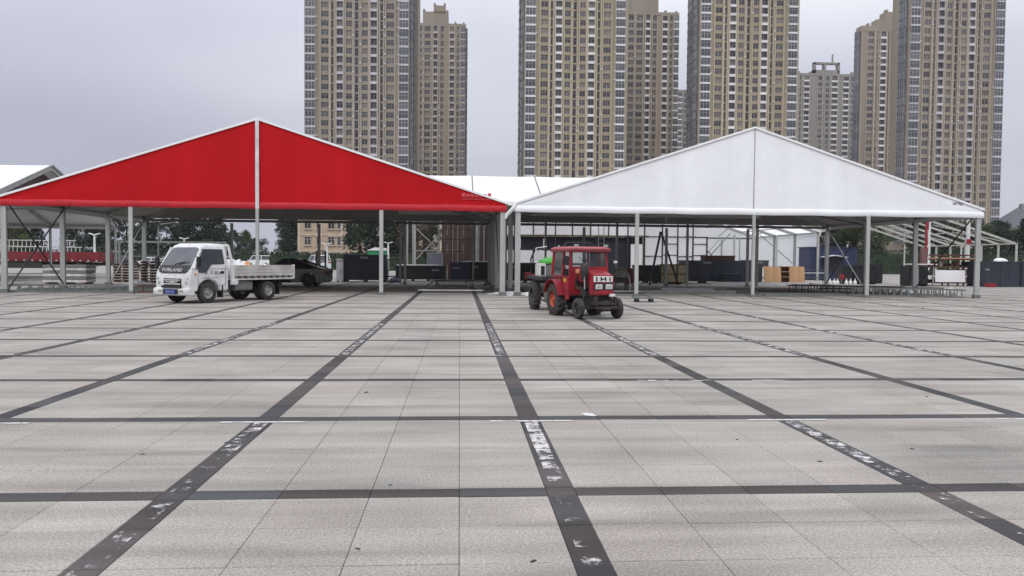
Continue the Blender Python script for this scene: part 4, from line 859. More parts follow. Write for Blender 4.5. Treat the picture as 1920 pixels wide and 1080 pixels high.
# ---- red tractor (x forward, origin under the front axle)
TR = R(-90+15.5)
tr = thing('tractor', 'red farm tractor with cab facing the camera', 'tractor', (3.80, 21.78, 0), TR)
FW = wheel_meshes(.285, .15, .15, 'rim_black'); RW = wheel_meshes(.47, .30, .24, 'rim_orange', lug=True)
for s in (-1, 1): wheel(tr, FW, 0, s*.58, .285, R(2)); wheel(tr, RW, -1.52, s*.60, .47)
MB().box(-.07,.07,-.50,.50,.27,.37).tube([(0,-.52,.20),(0,-.52,.46)], .035, 8).tube([(0,.52,.20),(0,.52,.46)], .035, 8).build('front_axle', 'dark_steel', tr)
MB().box(-1.7,.10,-.18,.18,.34,.62).lathe([(-.5,.13),(.5,.13)], 10, c=(-1.52,0,.47)).box(-.3,.12,-.24,.24,.50,.74).build('transmission', 'dark_steel', tr)
eng = MB(); eng.box(-.52,.10,-.22,.22,.62,1.02); eng.tube([(.05,-.2,.85),(-.3,-.32,.8)], .05, 8); eng.box(-.40,-.05,-.36,-.22,.62,.86); eng.box(-.40,-.05,.22,.36,.62,.86); eng.build('engine', 'dark_steel', tr)
hood = MB(); hood.loft([[(.30,-.31,1.05),(.30,.31,1.05),(.30,.27,1.20),(.30,-.27,1.20)], [(.22,-.33,1.0),(.22,.33,1.0),(.22,.30,1.24),(.22,-.30,1.24)], [(-.56,-.36,1.0),(-.56,.36,1.0),(-.56,.33,1.36),(-.56,-.33,1.36)]]); hood.build('hood', 'tractor_red', tr, smooth=True, bevel=.03)
nose = MB(); nose.prism([(.10,.66),(.34,.66),(.345,.74),(.32,1.21),(.10,1.21)], -.33, .33); nose.build('nose_panel', 'tractor_red', tr, smooth=True, bevel=.03)
gp = MB(); gp.box(.335,.356,-.30,.27,1.02,1.18); gpo = gp.build('grille_plate', 'steel_white', tr, bevel=.006)
sl_ = MB()
for y, ww in ((-.21,.04), (-.075,.045), (.055,.045), (.185,.035)): sl_.box(.357,.363,y-ww/2,y+ww/2,1.045,1.155)
sl_.box(.357,.363,-.075,.055,1.085,1.115); sl_.build('grille_slot', 'black_plastic', gpo)
MB().box(.325,.345,-.28,.30,.80,.985).build('lamp_recess', 'black_plastic', tr)
for y in (-.14, .16):
    lo = MB().box(.345,.375,y-.10,y+.10,.825,.955).build('headlight', 'lamp_glass', tr, bevel=.012); MB().box(.376,.380,y-.07,y+.07,.85,.93).build('bulb_reflector', 'chrome', lo)
MB().box(.30,.39,.18,.34,.62,.70).build('marker_lamp', 'lamp_glass', tr, bevel=.01)
MB().box(.12,.44,-.30,.36,.40,.49).box(.16,.50,-.26,.40,.30,.36).box(.2,.3,-.22,-.14,.36,.66).box(.2,.3,.2,.28,.36,.66).build('front_weight', 'front_dark', tr)
# air cleaner and exhaust stack on the right side of the hood
ex = MB(); ex.lathe([(1.06,0),(1.06,.09),(1.10,.11),(1.48,.11),(1.52,.08),(1.50,0)], 14, axis='z', c=(-.02,-.40,0)); ex.lathe([(1.50,.03),(1.60,.05),(1.68,.03),(1.86,.026),(1.86,0)], 10, axis='z', c=(-.02,-.40,0)); ex.tube([(-.02,-.40,1.08),(-.02,-.36,.85),(-.1,-.25,.78)], .04, 8); ex.build('exhaust', 'black_plastic', tr, smooth=True)
MB().tube([(.06,-.44,1.15),(.06,-.42,.82)], .022, 8).build('bypass_pipe', 'chrome', tr)
# cab: lower front wall, floor, fenders, pillars, panes, roof
cw_ = MB(); cw_.box(-.64,-.58,-.60,.60,.62,1.40); cw_.build('cab_front_wall', 'tractor_red', tr, bevel=.02)
for s in (-1, 1):
    ov = MB(); ov.lathe([(-.578,.0),(-.57,.145),(-.555,.165),(-.545,.15),(-.565,.12),(-.572,0)], 22, axis='x', c=(0, s*.47, 0))
    o = ov.build('inspection_ring', 'rust', tr, (0, 0, .98), smooth=True); o.scale = (1, .72, 1.35)
    hole = MB().lathe([(-.569,0),(-.566,.13)], 22, axis='x', c=(0, s*.47, 0)).build('inspection_hole', 'black_plastic', tr, (0, 0, .98)); hole.scale = (1, .72, 1.35)
    sd_ = MB(); sd_.prism([(-.60,.52),(-.60,1.12),(-1.02,1.12),(-1.02,.9),(-.90,.62),(-.84,.46)], s*.60-.02, s*.60+.02); sd_.build('side_panel', 'tractor_red', tr, bevel=.01)
    fnd = MB(); prev = None
    for k in range(11):
        a = R(12+150*k/10); p = (-1.52+.56*math.cos(a), .50+.54*math.sin(a))
        if prev: fnd.beam((prev[0], s*.62, prev[1]), (p[0], s*.62, p[1]), .36, .03)
        prev = p
    fnd.prism([(-1.52+.56*math.cos(R(12+150*k/10)), .50+.54*math.sin(R(12+150*k/10))) for k in range(11)]+[(-2.02,1.14),(-1.0,1.14)], s*.47-.01, s*.47+.01)
    fnd.build('rear_fender', 'tractor_red', tr)
    MB().box(-.98,-.76,s*.624-.004,s*.624+.004,.98,1.10).build('fender_decal', 'yellow_decal', tr)
    for (xa, xb) in ((-.61, -.68), (-1.12, -1.12), (-1.92, -1.88)): MB().beam((xa, s*.58, 1.12), (xb, s*.54, 1.88), .06, .06).build('cab_pillar', 'tractor_red', tr)
    MB().beam((-.60, s*.58, 1.14), (-1.95, s*.58, 1.14), .05, .05).build('cab_sill', 'tractor_red', tr)
    MB().tube([(-.60, s*.58, 1.62),(-.48, s*.72, 1.62)], .014, 6).build('mirror_arm', 'black_plastic', tr)
    MB().box(-.50,-.45,s*.76-(.09 if s < 0 else .06),s*.76+(.09 if s < 0 else .06),1.46 if s < 0 else 1.52,1.72 if s < 0 else 1.6).build('mirror', 'black_plastic' if s < 0 else 'steel_white', tr, bevel=.02)
MB().beam((-.61,-.56,1.40),(-.61,.56,1.40),.06,.06).beam((-.68,-.53,1.86),(-.68,.53,1.86),.06,.06).build('windscreen_frame', 'tractor_red', tr)
rf = MB(); rf.loft([[(-.50,-.61,1.84),(-.50,.61,1.84),(-2.02,.61,1.84),(-2.02,-.61,1.84)], [(-.47,-.64,1.92),(-.47,.64,1.92),(-2.05,.64,1.92),(-2.05,-.64,1.92)], [(-.60,-.52,1.99),(-.60,.52,1.99),(-1.92,.52,1.99),(-1.92,-.52,1.99)]]); rf.build('cab_roof', 'roof_red', tr, smooth=True, bevel=.02)
MB().tube([(-1.3,-.5,2.0),(-1.35,-.36,2.12),(-1.35,.36,2.12),(-1.3,.5,2.0)], .015, 6).build('roof_rack', 'dark_steel', tr)
MB().box(-1.85,-1.45,-.24,.24,.75,.88).box(-1.90,-1.80,-.24,.24,.88,1.35).build('driver_seat', 'black_plastic', tr, bevel=.04)
stw = MB(); stw.tube([(-.72,0,1.05),(-.95,0,1.28)], .02, 6); stw.tube([(-.95+.07*math.sin(a),.19*math.cos(a),1.28+.17*math.sin(a)*.6) for a in [2*math.pi*k/16 for k in range(17)]], .014, 6); stw.build('steering_wheel', 'black_plastic', tr)
MB().box(-2.0,-.6,-.57,.57,.60,.64).build('cab_floor', 'dark_steel', tr)
MB().box(-.60,-.50,.70,.82,.45,.50).box(-.72,-.55,-.84,-.70,.42,.46).build('step', 'dark_steel', tr)
gm = bpy.data.materials.new('glass_clear'); gm.use_nodes = True; g_ = gm.node_tree; g_.nodes.clear(); go_ = g_.nodes.new('ShaderNodeOutputMaterial'); gt_ = g_.nodes.new('ShaderNodeBsdfTransparent'); gt_.inputs[0].default_value = (.62,.66,.66,1); gg = g_.nodes.new('ShaderNodeBsdfGlossy'); gg.inputs['Roughness'].default_value = .05; fr = g_.nodes.new('ShaderNodeFresnel'); fr.inputs[0].default_value = 1.6; mxs = g_.nodes.new('ShaderNodeMixShader')
gn = g_.nodes.new('ShaderNodeTexNoise'); gn.inputs['Scale'].default_value = 6; gr = g_.nodes.new('ShaderNodeMapRange'); gr.inputs['To Min'].default_value = .03; gr.inputs['To Max'].default_value = .12; g_.links.new(gn.outputs[0], gr.inputs[0]); g_.links.new(gr.outputs[0], gg.inputs['Roughness'])
g_.links.new(fr.outputs[0], mxs.inputs[0]); g_.links.new(gt_.outputs[0], mxs.inputs[1]); g_.links.new(gg.outputs[0], mxs.inputs[2]); g_.links.new(mxs.outputs[0], go_.inputs[0]); M['glass_clear'] = gm
MB().add([(-.612,-.55,1.43),(-.612,.55,1.43),(-.675,.52,1.84),(-.675,-.52,1.84)], [[0,1,2,3]]).build('windscreen', 'glass_clear', tr)
for s in (-1, 1):
    MB().add([(-.67,s*.58,1.17),(-1.08,s*.58,1.17),(-1.08,s*.54,1.84),(-.71,s*.54,1.84)], [[0,1,2,3]]).build('door_pane', 'glass_clear', tr)
    MB().add([(-1.16,s*.58,1.17),(-1.90,s*.58,1.17),(-1.86,s*.54,1.84),(-1.16,s*.54,1.84)], [[0,1,2,3]]).build('side_pane', 'glass_clear', tr)

for s in (-1, 1):
    lv = MB().box(-.045,.045,-.006,.006,-.012,.012).mesh('louver', 'black_plastic')
    for k in range(5): put('louver', lv, tr, (-.35+.12*k, s*(.352-.012*k), 1.10), (0, 0, 0))
    MB().tube([(-.2,s*.3,.75),(-.05,s*.4,.6),(.02,s*.5,.42)], .016, 6).build('hose', 'black_plastic', tr)
    MB().box(-.49,-.46,s*.45-.07,s*.45+.07,1.985,2.05).build('work_lamp', 'rim_grey', tr)
MB().beam((-.60,-.05,1.44),(-.648,-.30,1.70),.012,.015).build('wiper', 'black_plastic', tr)
MB().box(.30,.47,.30,.335,.38,.62).box(.30,.47,-.28,-.245,.38,.62).build('bumper_bracket', 'front_dark', tr)
MB().tube([(.38,-.2,.25),(.38,.25,.25)], .03, 8).build('tow_bar', 'front_dark', tr)
MB().box(-.585,-.575,-.42,-.28,1.24,1.36).build('side_marker', 'orange_bag', tr)
# ---- flat trailer behind the tractor
tl = thing('farm_trailer', 'small flat trailer hitched behind the red tractor', 'trailer', (3.05, 25.9, 0), R(-90+8))
TW = wheel_meshes(.46, .24, .25, 'rim_black', lug=True)
for s in (-1, 1): wheel(tl, TW, 0, s*.62, .46)
MB().tube([(0,-.55,.46),(0,.55,.46)], .06, 8).build('axle', 'dark_steel', tl)
MB().lathe([(-.42,0),(-.42,.24),(-.36,.27),(.36,.27),(.42,.24),(.42,0)], 16, c=(.55,0,.56)).build('drum', 'khaki_tarp', tl, smooth=True)
MB().box(-1.0,1.15,-.68,.68,.98,1.08).box(-1.0,1.15,-.45,-.37,.86,.98).box(-1.0,1.15,.37,.45,.86,.98).build('deck', 'dark_steel', tl)
MB().beam((1.1,0,.75),(2.3,0,.52),.1,.1).beam((1.1,0,.98),(1.1,0,.72),.1,.1).build('drawbar', 'dark_steel', tl)
MB().box(-1.06,-1.0,-.72,.72,1.0,1.14).box(-1.1,-1.0,-.72,-.5,.96,1.18).build('tail_bar', 'cargo_red', tl)
MB().tube([(-.7,-.60,1.08),(-.7,-.60,1.62),(-.3,-.55,1.95)], .03, 6).build('crank_bar', 'dark_steel', tl)
c8, s8 = math.cos(R(-82)), math.sin(R(-82))
def on_trailer(x, y, z): return (3.05+x*c8-y*s8, 25.9+x*s8+y*c8, z)
jr = thing('machine', 'small white engine with a bright green cover on the trailer', 'machine', on_trailer(.35, -.15, 1.082), R(-82))
MB().box(-.3,.3,-.48,-.26,0,.42).box(-.3,.3,.20,.42,0,.42).build('side_case', 'steel_white', jr, bevel=.03)
MB().box(.302,.312,-.43,-.31,.05,.33).box(.302,.312,.25,.37,.05,.33).build('case_slot', 'black_plastic', jr)
MB().box(-.25,.25,-.25,.19,.02,.38).build('engine_block', 'alu_dark', jr, bevel=.02); lumpy(.28,.36,.2,7,amp=.35).build('green_cover', 'neon_green', jr, (0,-.03,.40), smooth=True)
MB().tube([(-.1,-.5,.42),(-.1,-.5,.9),(.1,-.2,.95)], .02, 6).tube([(.1,.2,.5),(.1,.2,1.0)], .018, 6).tube([(-.1,-.35,.42),(-.1,-.35,.86)], .016, 6).build('hose', 'steel_white', jr)

# ---- long red cargo truck at the left (heading left)
ct = thing('cargo_truck', 'long red cargo truck with side boards behind the left tent columns', 'truck', (-31.6, 74, 0), R(180))
CWm = wheel_meshes(.5, .28, .28, 'rim_grey')
for x in (1.9, 3.2, 10.8):
    for s in (-1, 1): wheel(ct, CWm, x, s*1.05, .5)
MB().box(.2,12,-.5,-.35,.8,1.05).box(.2,12,.35,.5,.8,1.05).build('chassis', 'dark_steel', ct)
MB().box(0,9.4,-1.22,1.22,1.08,1.2).build('bed_floor', 'cargo_red', ct)
for s in (-1, 1):
    sbx = MB().box(0,9.4,s*1.24-.03,s*1.24+.03,1.2,1.95).build('side_board', 'cargo_red', ct)
    rbb = MB()
    for k in range(14): rbb.box(.25+.68*k,.37+.68*k,s*1.30-.03,s*1.30+.03,1.14,1.24)
    rbb.build('latch', 'steel_white', sbx)
    MB().box(5,8.2,s*1.1-.1,s*1.1+.1,.5,1.0).build('side_guard', 'dark_steel', ct)
MB().box(-.06,-.002,-1.2,1.2,1.2,1.95).build('tail_board', 'cargo_red', ct); MB().box(-.1,-.04,-1.1,1.1,.6,.75).build('rear_bumper', 'steel_white', ct)
cbx = MB(); cbx.prism([(10.0,.7),(12.2,.7),(12.3,1.6),(12.1,2.7),(11.8,2.85),(10.0,2.85)], -1.2, 1.2); cbx.build('cab', 'cargo_red', ct, smooth=True, bevel=.06)
for s in (-1, 1): MB().prism([(10.6,1.75),(12.0,1.75),(11.9,2.5),(10.6,2.5)], s*1.2-.015, s*1.2+.015).build('side_window', 'glass_dark', ct)
MB().beam((12.28,0,1.75),(12.12,0,2.6),2.1,.03,up=(1,0,0)).build('windscreen', 'glass_dark', ct)
# ladder frames: long flat aluminium girders
def girder(label, loc, rz, L_, w_=.5, h_=.12, n=None, m_='alu', group=None, tilt=0, name='aluminium_truss'):
    t = thing(name, label, 'truss', loc, rz, group); n = n or int(L_/.45)
    for s in (-1, 1): MB().box(0, L_, s*w_/2-.03, s*w_/2+.03, 0, h_).build('rail', m_, t, rot=(tilt,0,0))
    me = MB().box(-.025, .025, -w_/2+.03, w_/2-.03, .02, h_-.02).mesh('rung', m_)
    ct_, st_ = math.cos(tilt), math.sin(tilt)
    for k in range(n): put('rung', me, t, (L_*(k+.5)/n, 0, 0), (tilt, 0, 0))
    return t
for i, (x, z) in enumerate([(-39.6, 1.22), (-40.4, 1.82), (-40.4, 2.40)]):
    girder(['lowest', 'middle', 'topmost'][i]+' pale ladder truss stacked on the red cargo truck', (x, 73.1, z+.28), 0, 7.6-.5*i, .54, .05, 22-2*i, 'steel_white', 'ladder trusses on the cargo truck', R(90))

# ------------------------------------------------------------------ stored goods under and behind the tents
def crate(label, x0, x1, y, d, h_, m_='crate_navy', feet=3, rz=0, name='storage_crate', group='dark storage crates', logo=None, z=0, ribs=2, lidm=None):
    W_ = x1-x0; t = thing(name, label, 'crate', ((x0+x1)/2, y+d/2, z), rz, group); hx, hd = W_/2, d/2; zb = .14 if feet else 0
    MB().box(-hx, hx, -hd, hd, zb, h_-.1).build('body', m_, t, bevel=.012)
    MB().box(-hx-.03, hx+.03, -hd-.03, hd+.03, h_-.098, h_).build('lid', lidm or m_, t, bevel=.012)
    for k in range(feet):
        x = -hx+.1+(W_-.2)*k/max(1, feet-1); MB().box(x-.07, x+.07, -hd+.02, hd-.02, 0, zb-.002).build('foot', 'black_plastic', t)
    for k in range(ribs+2):
        x = -hx+.05+(W_-.1)*k/(ribs+1); MB().box(x-.03, x+.03, -hd-.022, -hd-.001, zb+.02, h_-.12).build('batten', m_, t)
    MB().box(-hx+.02, hx-.02, -hd-.018, -hd-.001, zb+(h_-zb)*.72, zb+(h_-zb)*.72+.03).build('seam', 'black_plastic', t)
    if logo:
        lx, lz, lw = logo; b = MB(); b.box(lx-lw/2, lx+lw/2, -hd-.030, -hd-.024, lz, lz+.05)
        for k in range(4): b.box(lx-lw/2+lw*k/4, lx-lw/2+lw*k/4+lw*.15, -hd-.030, -hd-.024, lz+.07, lz+.13)
        b.build('printed_logo', 'rim_grey', t)
    return t
crate('tallest navy crate under the red tent', -7.82, -5.0, 54.6, 1.6, 1.86, logo=(0, 1.6, .55), ribs=2)
crate('long low black crate under the red tent with white sheets on it', -4.55, -1.05, 57.4, 1.6, 1.12, 'crate_black', 4, logo=(1.1, .75, .5))
crate('purple-grey crate beside the long black crate', -.62, .58, 54.8, 1.4, 1.38, 'crate_purple', 2, logo=(-.2, .95, .5))
crate('black crate left of the paired tent columns', .64, 1.95, 54.8, 1.4, 1.42, 'crate_black', 2, logo=(-.2, 1.05, .4))
crate('black crate seen left of the tractor trailer', 3.0, 6.2, 55.5, 1.4, 1.35, 'crate_black', 3, logo=(-.9, 1.05, .5))
crate('dark green-black crate right of the slender white post', 12.6, 14.25, 56.5, 1.4, 1.30, 'crate_black', 3)
crate('widest navy crate under the white tent', 16.35, 20.85, 57.2, 1.8, 1.68, 'crate_navy', 4, logo=(-.6, 1.45, .6), ribs=4)
crate('small navy crate standing before the widest navy crate', 18.55, 19.85, 55.2, 1.0, .76, 'crate_navy', 2, ribs=5)
crate('grey crate left of the plywood boards, lower one of two', 20.92, 22.1, 57.2, 1.3, 1.25, 'crate_grey', 2, logo=(.1, .95, .45))
crate('grey crate stacked on the lower grey crate', 20.95, 22.6, 57.3, 1.2, .48, 'crate_grey', 0, z=1.252, logo=(.2, .25, .4), ribs=0)
crate('red-brown low crate lying on the widest navy crate', 17.9, 20.1, 57.4, 1.2, .36, 'rust', 0, z=1.682, ribs=3)
for i, (a, b_) in enumerate([(28.5, 29.35), (29.42, 30.25), (30.32, 31.2)]): crate(['left', 'middle', 'right'][i]+' one of three black slatted crates behind the diagonal tent brace', a, b_, 58.0, 1.2, 1.38, 'crate_black', 2, ribs=3, group='three slatted crates')
crate('dark green-black cage crate beside the thin steel post', 31.3, 33.0, 60.5, 1.2, 1.5, 'crate_black', 2, ribs=4)
crate('plain black crate under the white tabletop', 31.15, 32.5, 53.6, 1.2, 1.42, 'crate_black', 2, ribs=0)
crate('long navy crate running out at the right edge', 36.35, 39.2, 53.6, 1.6, 1.78, 'crate_navy', 0, logo=(-1.0, 1.15, .3), ribs=3)
crate('last navy crate cut off by the right edge', 39.26, 42.4, 53.6, 1.6, 1.78, 'crate_navy', 0, ribs=3)
tag(lumpy(.45,.35,.22,41,amp=.2).build('folded_tarp', 'plastic_sheet', None, (38.2,54.3,1.782), smooth=True), 'white folded tarp on the long navy crate', 'tarp')
tag(lumpy(.9,.4,.26,42,amp=.2).build('folded_tarp', 'wood_brown', None, (40.7,54.3,1.782), smooth=True), 'tan folded tarp on the last navy crate at the right edge', 'tarp')
tag(MB().box(0,.55,0,.4,0,.28).box(.03,.52,-.012,0,.05,.22).build('tool_box', 'sign_red', None, (36.2,52.6,0), bevel=.03), 'small red box on the ground before the right navy crate', 'box')
# white sheets on the long crate and the narrow white cabinet
tag(MB().box(-1.7,1.6,-.5,.5,0,.05).box(-1.5,1.3,-.45,.4,.051,.09).build('board_stack', 'plastic_sheet', None, (-2.8,58.2,1.121), bevel=.01), 'white sheets stacked on the long black crate', 'boards')
tag(MB().box(-1.2,.9,-.4,.4,0,.04).box(-.9,.9,-.35,.35,.041,.08).build('board_stack', 'plastic_sheet', None, (1.3,55.6,1.422), bevel=.01), 'white sheets lying on the black crate by the paired columns', 'boards')
cb = thing('white_cabinet', 'narrow white cabinet left of the tallest navy crate', 'cabinet', (-8.1, 55.2, 0))
MB().box(-.24,.24,-.3,.3,.08,1.42).build('body', 'panel_white', cb, bevel=.02); MB().box(-.28,.22,-.34,.3,1.422,1.56).build('top', 'plastic_sheet', cb, bevel=.04)
for s in (-1, 1): MB().box(s*.18-.04,s*.18+.04,-.2,.2,0,.078).build('foot', 'black_plastic', cb)
MB().box(.05,.08,-.318,-.302,.6,.85).build('handle', 'gasket', cb)
lc = thing('framed_cabinet', 'lilac-grey framed cabinet behind the long black crate', 'cabinet', (-1.85, 60.4, 0))
MB().box(-.52,.52,-.3,.3,.05,2.0).build('body', 'lilac_grey', lc); MB().box(-.58,-.5,-.34,-.3,0,2.08).box(.5,.58,-.34,-.3,0,2.08).box(-.5,.5,-.34,-.3,2.0,2.08).build('frame', 'alu', lc)
rk = thing('table_stack', 'stack of black folding tables right of the tallest navy crate', 'tables', (-4.5, 55.4, 0))
for k, z in enumerate((.35, .78, 1.5)): MB().box(-.45,.45,-.4,.4,z,z+.07).build('tabletop', 'crate_black', rk)
for x in (-.4,.4):
    for y in (-.35,.35): MB().tube([(x,y,0),(x,y,1.5)], .025, 6).build('leg', 'alu_dark', rk)
tag(lumpy(.4,.35,.32,44,amp=.2).build('cloth_bundle', 'blue_metal', None, (-4.4,54.3,0), smooth=True), 'blue cloth bundle on the ground beside the tall navy crate', 'cloth')
# yellow framed crate
yc = thing('framed_crate', 'yellow wooden crate with dark cross bars under the white tent', 'crate', (15.32, 57.2, 0)); MB().box(-.92,.92,-.6,.6,.05,1.36).build('body', 'wood_yellow', yc)
for x in (-.92,-.64,.28,.92): MB().box(x-.035,x+.035,-.645,-.602,0,1.38).build('bar', 'black_plastic', yc)
for z in (.03,.68,1.36): MB().box(-.95,.95,-.66,-.646,z-.03,z+.03).build('bar', 'black_plastic', yc)
# leaning plywood boards
for i, (x0, x1, h_, m_, lb) in enumerate([(22.05,22.75,1.18,'wood','leftmost plywood board leaning beside the grey crates'), (22.7,23.35,1.15,'wood','second plywood board from the left, overlapping its neighbour'), (24.0,24.6,1.2,'wood','plywood board right of the brown shelf box'), (24.55,25.15,1.17,'wood','rightmost plywood board with a pale edge')]):
    o = MB().box(0,x1-x0,0,.04,0,h_).build('plywood_board', m_, None, (x0,56.7+.05*i,.12), (R(-8),0,0), bevel=.004); tag(o, lb, 'board', 'leaning plywood boards')
sh = thing('shelf_box', 'brown wooden shelf box standing among the plywood boards', 'shelf', (23.68, 57.0, .1)); MB().box(-.32,.32,.3,.34,0,1.2).build('back', 'wood_brown', sh)
for x in (-.34,.30): MB().box(x,x+.04,-.05,.3,0,1.2).build('side', 'wood_brown', sh)
for z in (0,.4,.78,1.16): MB().box(-.30,.30,-.05,.3,z,z+.04).build('shelf', 'wood', sh)
plt = thing('pallet', 'long low pallet under the plywood boards', 'pallet', (23.6, 56.9, 0))
for k in range(5): MB().box(-1.9,1.9,-.5+.22*k,-.36+.22*k,.072,.10).build('plank', 'wood_brown', plt)
for x in (-1.8,0,1.8): MB().box(x-.06,x+.06,-.5,.5,0,.07).build('bearer', 'wood_brown', plt)
tb = thing('table_stack', 'dark folded tables right of the plywood boards', 'tables', (26.0, 57.6, 0))
for k, z in enumerate((.1, .45, .8, 1.0)): MB().box(-.8,.8,-.4,.4,z,z+.05).build('tabletop', 'crate_grey' if k % 2 else 'steel_white', tb)
for x in (-.7,.7): MB().box(x-.03,x+.03,-.35,-.3,0,1.0).build('leg', 'dark_steel', tb)
# white bottles
bt = MB().lathe([(0,0),(0,.11),(.04,.13),(.22,.12),(.30,.05),(.38,.04),(.40,.05),(.44,.05),(.44,0)], 12, axis='z').mesh('bottle', 'plastic_sheet', True)
for i, x in enumerate((26.75, 27.05, 27.35, 27.62, 28.25, 28.6, 28.9)):
    o = put('bottle', bt, None, (x, 56.8+.08*(i % 2), 0)); tag(o, ['leftmost white bottle of the row beside the dark tables', 'second white bottle of the row from the left', 'third white bottle of the row from the left', 'fourth white bottle, just left of the tent column', 'fifth white bottle, under the red disc', 'sixth white bottle of the row', 'rightmost white bottle of the row'][i], 'bottle', 'row of white bottles')
rd = thing('round_sign', 'small red round sign above the white bottles', 'sign', (28.15, 57.3, 0)); MB().lathe([(-.02,0),(-.02,.2),(.02,.2),(.02,0)], 16, c=(0,0,.55)).build('disc', 'sign_red', rd); MB().tube([(0,.03,0),(0,.03,.5)], .02, 6).build('stand', 'alu', rd)
# blue site cabin
bc = thing('site_cabin', 'blue corrugated site cabin behind the diagonal tent braces', 'cabin', (33.6, 70, 0)); MB().box(-2.2,2.2,.1,2.4,0,2.9).build('body', 'blue_metal', bc)
for k in range(15): MB().box(-2.2+.3*k,-2.05+.3*k,.06,.098,2.1 if 3 < k < 10 else .05,2.86).build('corrugation', 'blue_metal', bc)
MB().box(-1.0,.7,.05,.12,.9,2.05).build('opening', 'black_plastic', bc); MB().prism([(-1.3,2.1),(-.2,2.28),(.9,2.1),(.9,2.06),(-.2,2.22),(-1.3,2.06)], -.9, .05).build('awning', 'plastic_sheet', bc)
MB().box(-2.3,2.3,.0,2.5,2.91,3.0).build('roof', 'blue_metal', bc)
# white tabletop
wt = thing('trestle_table', 'white tabletop with clutter above the plain black crate', 'table', (31.6, 53.0, 0)); MB().box(-.95,1.0,-.35,.35,1.5,1.57).build('tabletop', 'plastic_sheet', wt, bevel=.02)
for x in (-.2,.9): MB().box(x-.03,x+.03,-.03,.03,0,1.498).build('leg', 'alu', wt)
MB().tube([(.5,0,1.57),(.52,.02,2.6),(.45,.0,3.9)], .025, 6).build('lamp_pole', 'steel_white', wt); MB().box(.42,.56,-.06,.06,2.7,2.82).build('pole_clamp', 'steel_white', wt)
# maroon board, rust rack, red post
tag(MB().box(-.28,.28,0,.06,0,2.65).box(-.24,.24,-.03,0,.05,2.6).build('display_board', 'maroon_board', None, (32.85,54.6,.02), (R(-3),0,R(14))), 'tall maroon board leaning by the rusty rack', 'board')
rr_ = thing('storage_rack', 'rusty steel storage rack behind the right tent columns', 'rack', (34.95, 55.0, 0))
for x in (-1.7,-.55,.6,1.75):
    for y in (0,1.1): MB().box(x-.04,x+.04,y-.04,y+.04,0,2.25).build('upright', 'rust', rr_)
for z in (.18,.75,1.3,1.85,2.15):
    for y in (-.05,1.15): MB().box(-1.78,1.83,y-.02,y+.02,z,z+.1).build('beam', 'rust', rr_)
    if z < 2: MB().box(-1.7,1.75,.0,1.1,z+.02,z+.05).build('shelf', 'rust', rr_)
MB().box(-1.75,1.8,-.09,-.072,1.95,2.02).build('label_strip', 'wood', rr_)
rb2 = random.Random(9)
for z in (.23, .80, 1.35):
    for k in range(9):
        x = -1.5+.36*k; hh = rb2.uniform(.15,.42); tag(put('packed_box', MB().box(-.13,.13,-.2,.2,0,hh).mesh('packed_box', rb2.choice(['wood_brown','crate_black','rust','panel_white']), bevel=.01), None, (34.95+x, 55.5, z+.001)), '%s small packed box from the left on the %s shelf of the rusty rack' % (['first','second','third','fourth','fifth','sixth','seventh','eighth','ninth'][k], {.23:'bottom', .80:'middle', 1.35:'upper'}[z]), 'box', 'boxes on the %s rack shelf' % {.23:'bottom', .80:'middle', 1.35:'upper'}[z])
tag(MB().box(-1.1,1.1,0,.05,0,.85).box(-1.08,1.08,-.012,0,.02,.83).build('white_board', 'panel_white', None, (34.75,54.6,.28), (R(-4),0,0)), 'white board leaning against the rusty rack', 'board')
rp_ = thing('red_post', 'red square post rising behind the rusty rack', 'post', (34.5, 57.2, 0)); MB().box(-.09,.09,-.09,.09,.02,4.7).build('shaft', 'sign_red', rp_, bevel=.01); MB().box(-.25,.25,-.25,.25,0,.02).build('foot', 'sign_red', rp_)
rq = thing('pale_post', 'pale post with a red box behind the right corner column', 'post', (39.2, 59.5, 0)); MB().box(-.1,.1,-.1,.1,0,5.0).build('shaft', 'steel_white', rq); MB().box(-.2,.2,-.16,-.102,3.1,3.5).build('red_box', 'sign_red', rq)
rq = thing('pale_post', 'slim pale post between the two right tent columns', 'post', (37.0, 61, 0)); MB().box(-.07,.07,-.07,.07,0.02,5.0).build('shaft', 'steel_white', rq); MB().box(-.2,.2,-.2,.2,0,.02).build('foot', 'steel_white', rq)

# ---- partition wall of white panels, seen through the white tent
pw = thing('partition_wall', 'long wall of white panels in dark frames behind the tractor', 'wall', (2.83, 66.3, 0)); pw.scale = (1.088, 1, 1.05)
LW = 16.5; X_ = 0; rp2 = random.Random(4)
def panel(x0, x1, z0, z1, m_='panel_white'): MB().box(x0+.05, x1-.05, .0, .06, z0+.05, z1-.05).build('panel', m_, pw)
def bar(x0, x1, z0, z1): MB().box(x0, x1, -.05, .09, z0, z1).build('frame_bar', 'dark_steel', pw)
vx = [0, 1.55, 3.0, 4.7, 6.0, 7.4, 8.8, 10.3, 11.6, 13.0, 14.2, 15.4, 16.5]
for i in range(len(vx)-1):
    panel(vx[i], vx[i+1], 3.5, 4.55)
    x0, x1 = vx[i], vx[i+1]
    if x1 <= 8.0: panel(x0, x1, 1.25, 2.35); panel(x0, x1, .05, 1.2)
    elif x0 >= 11.5:
        zz = [.05, 1.0, 2.0, 2.9, 3.45] if i % 2 else [.05, .8, 1.9, 3.45]
        for a, b_ in zip(zz, zz[1:]): panel(x0, x1, a, b_)
        for a in zz[1:-1]: bar(x0+.06, x1-.06, a-.035, a+.035)
    else:
        if i in (7, 8): panel(x0+.2, x1-.1, .9, 2.9)
    bar(x0-.04, x0+.04, 3.5, 4.6)
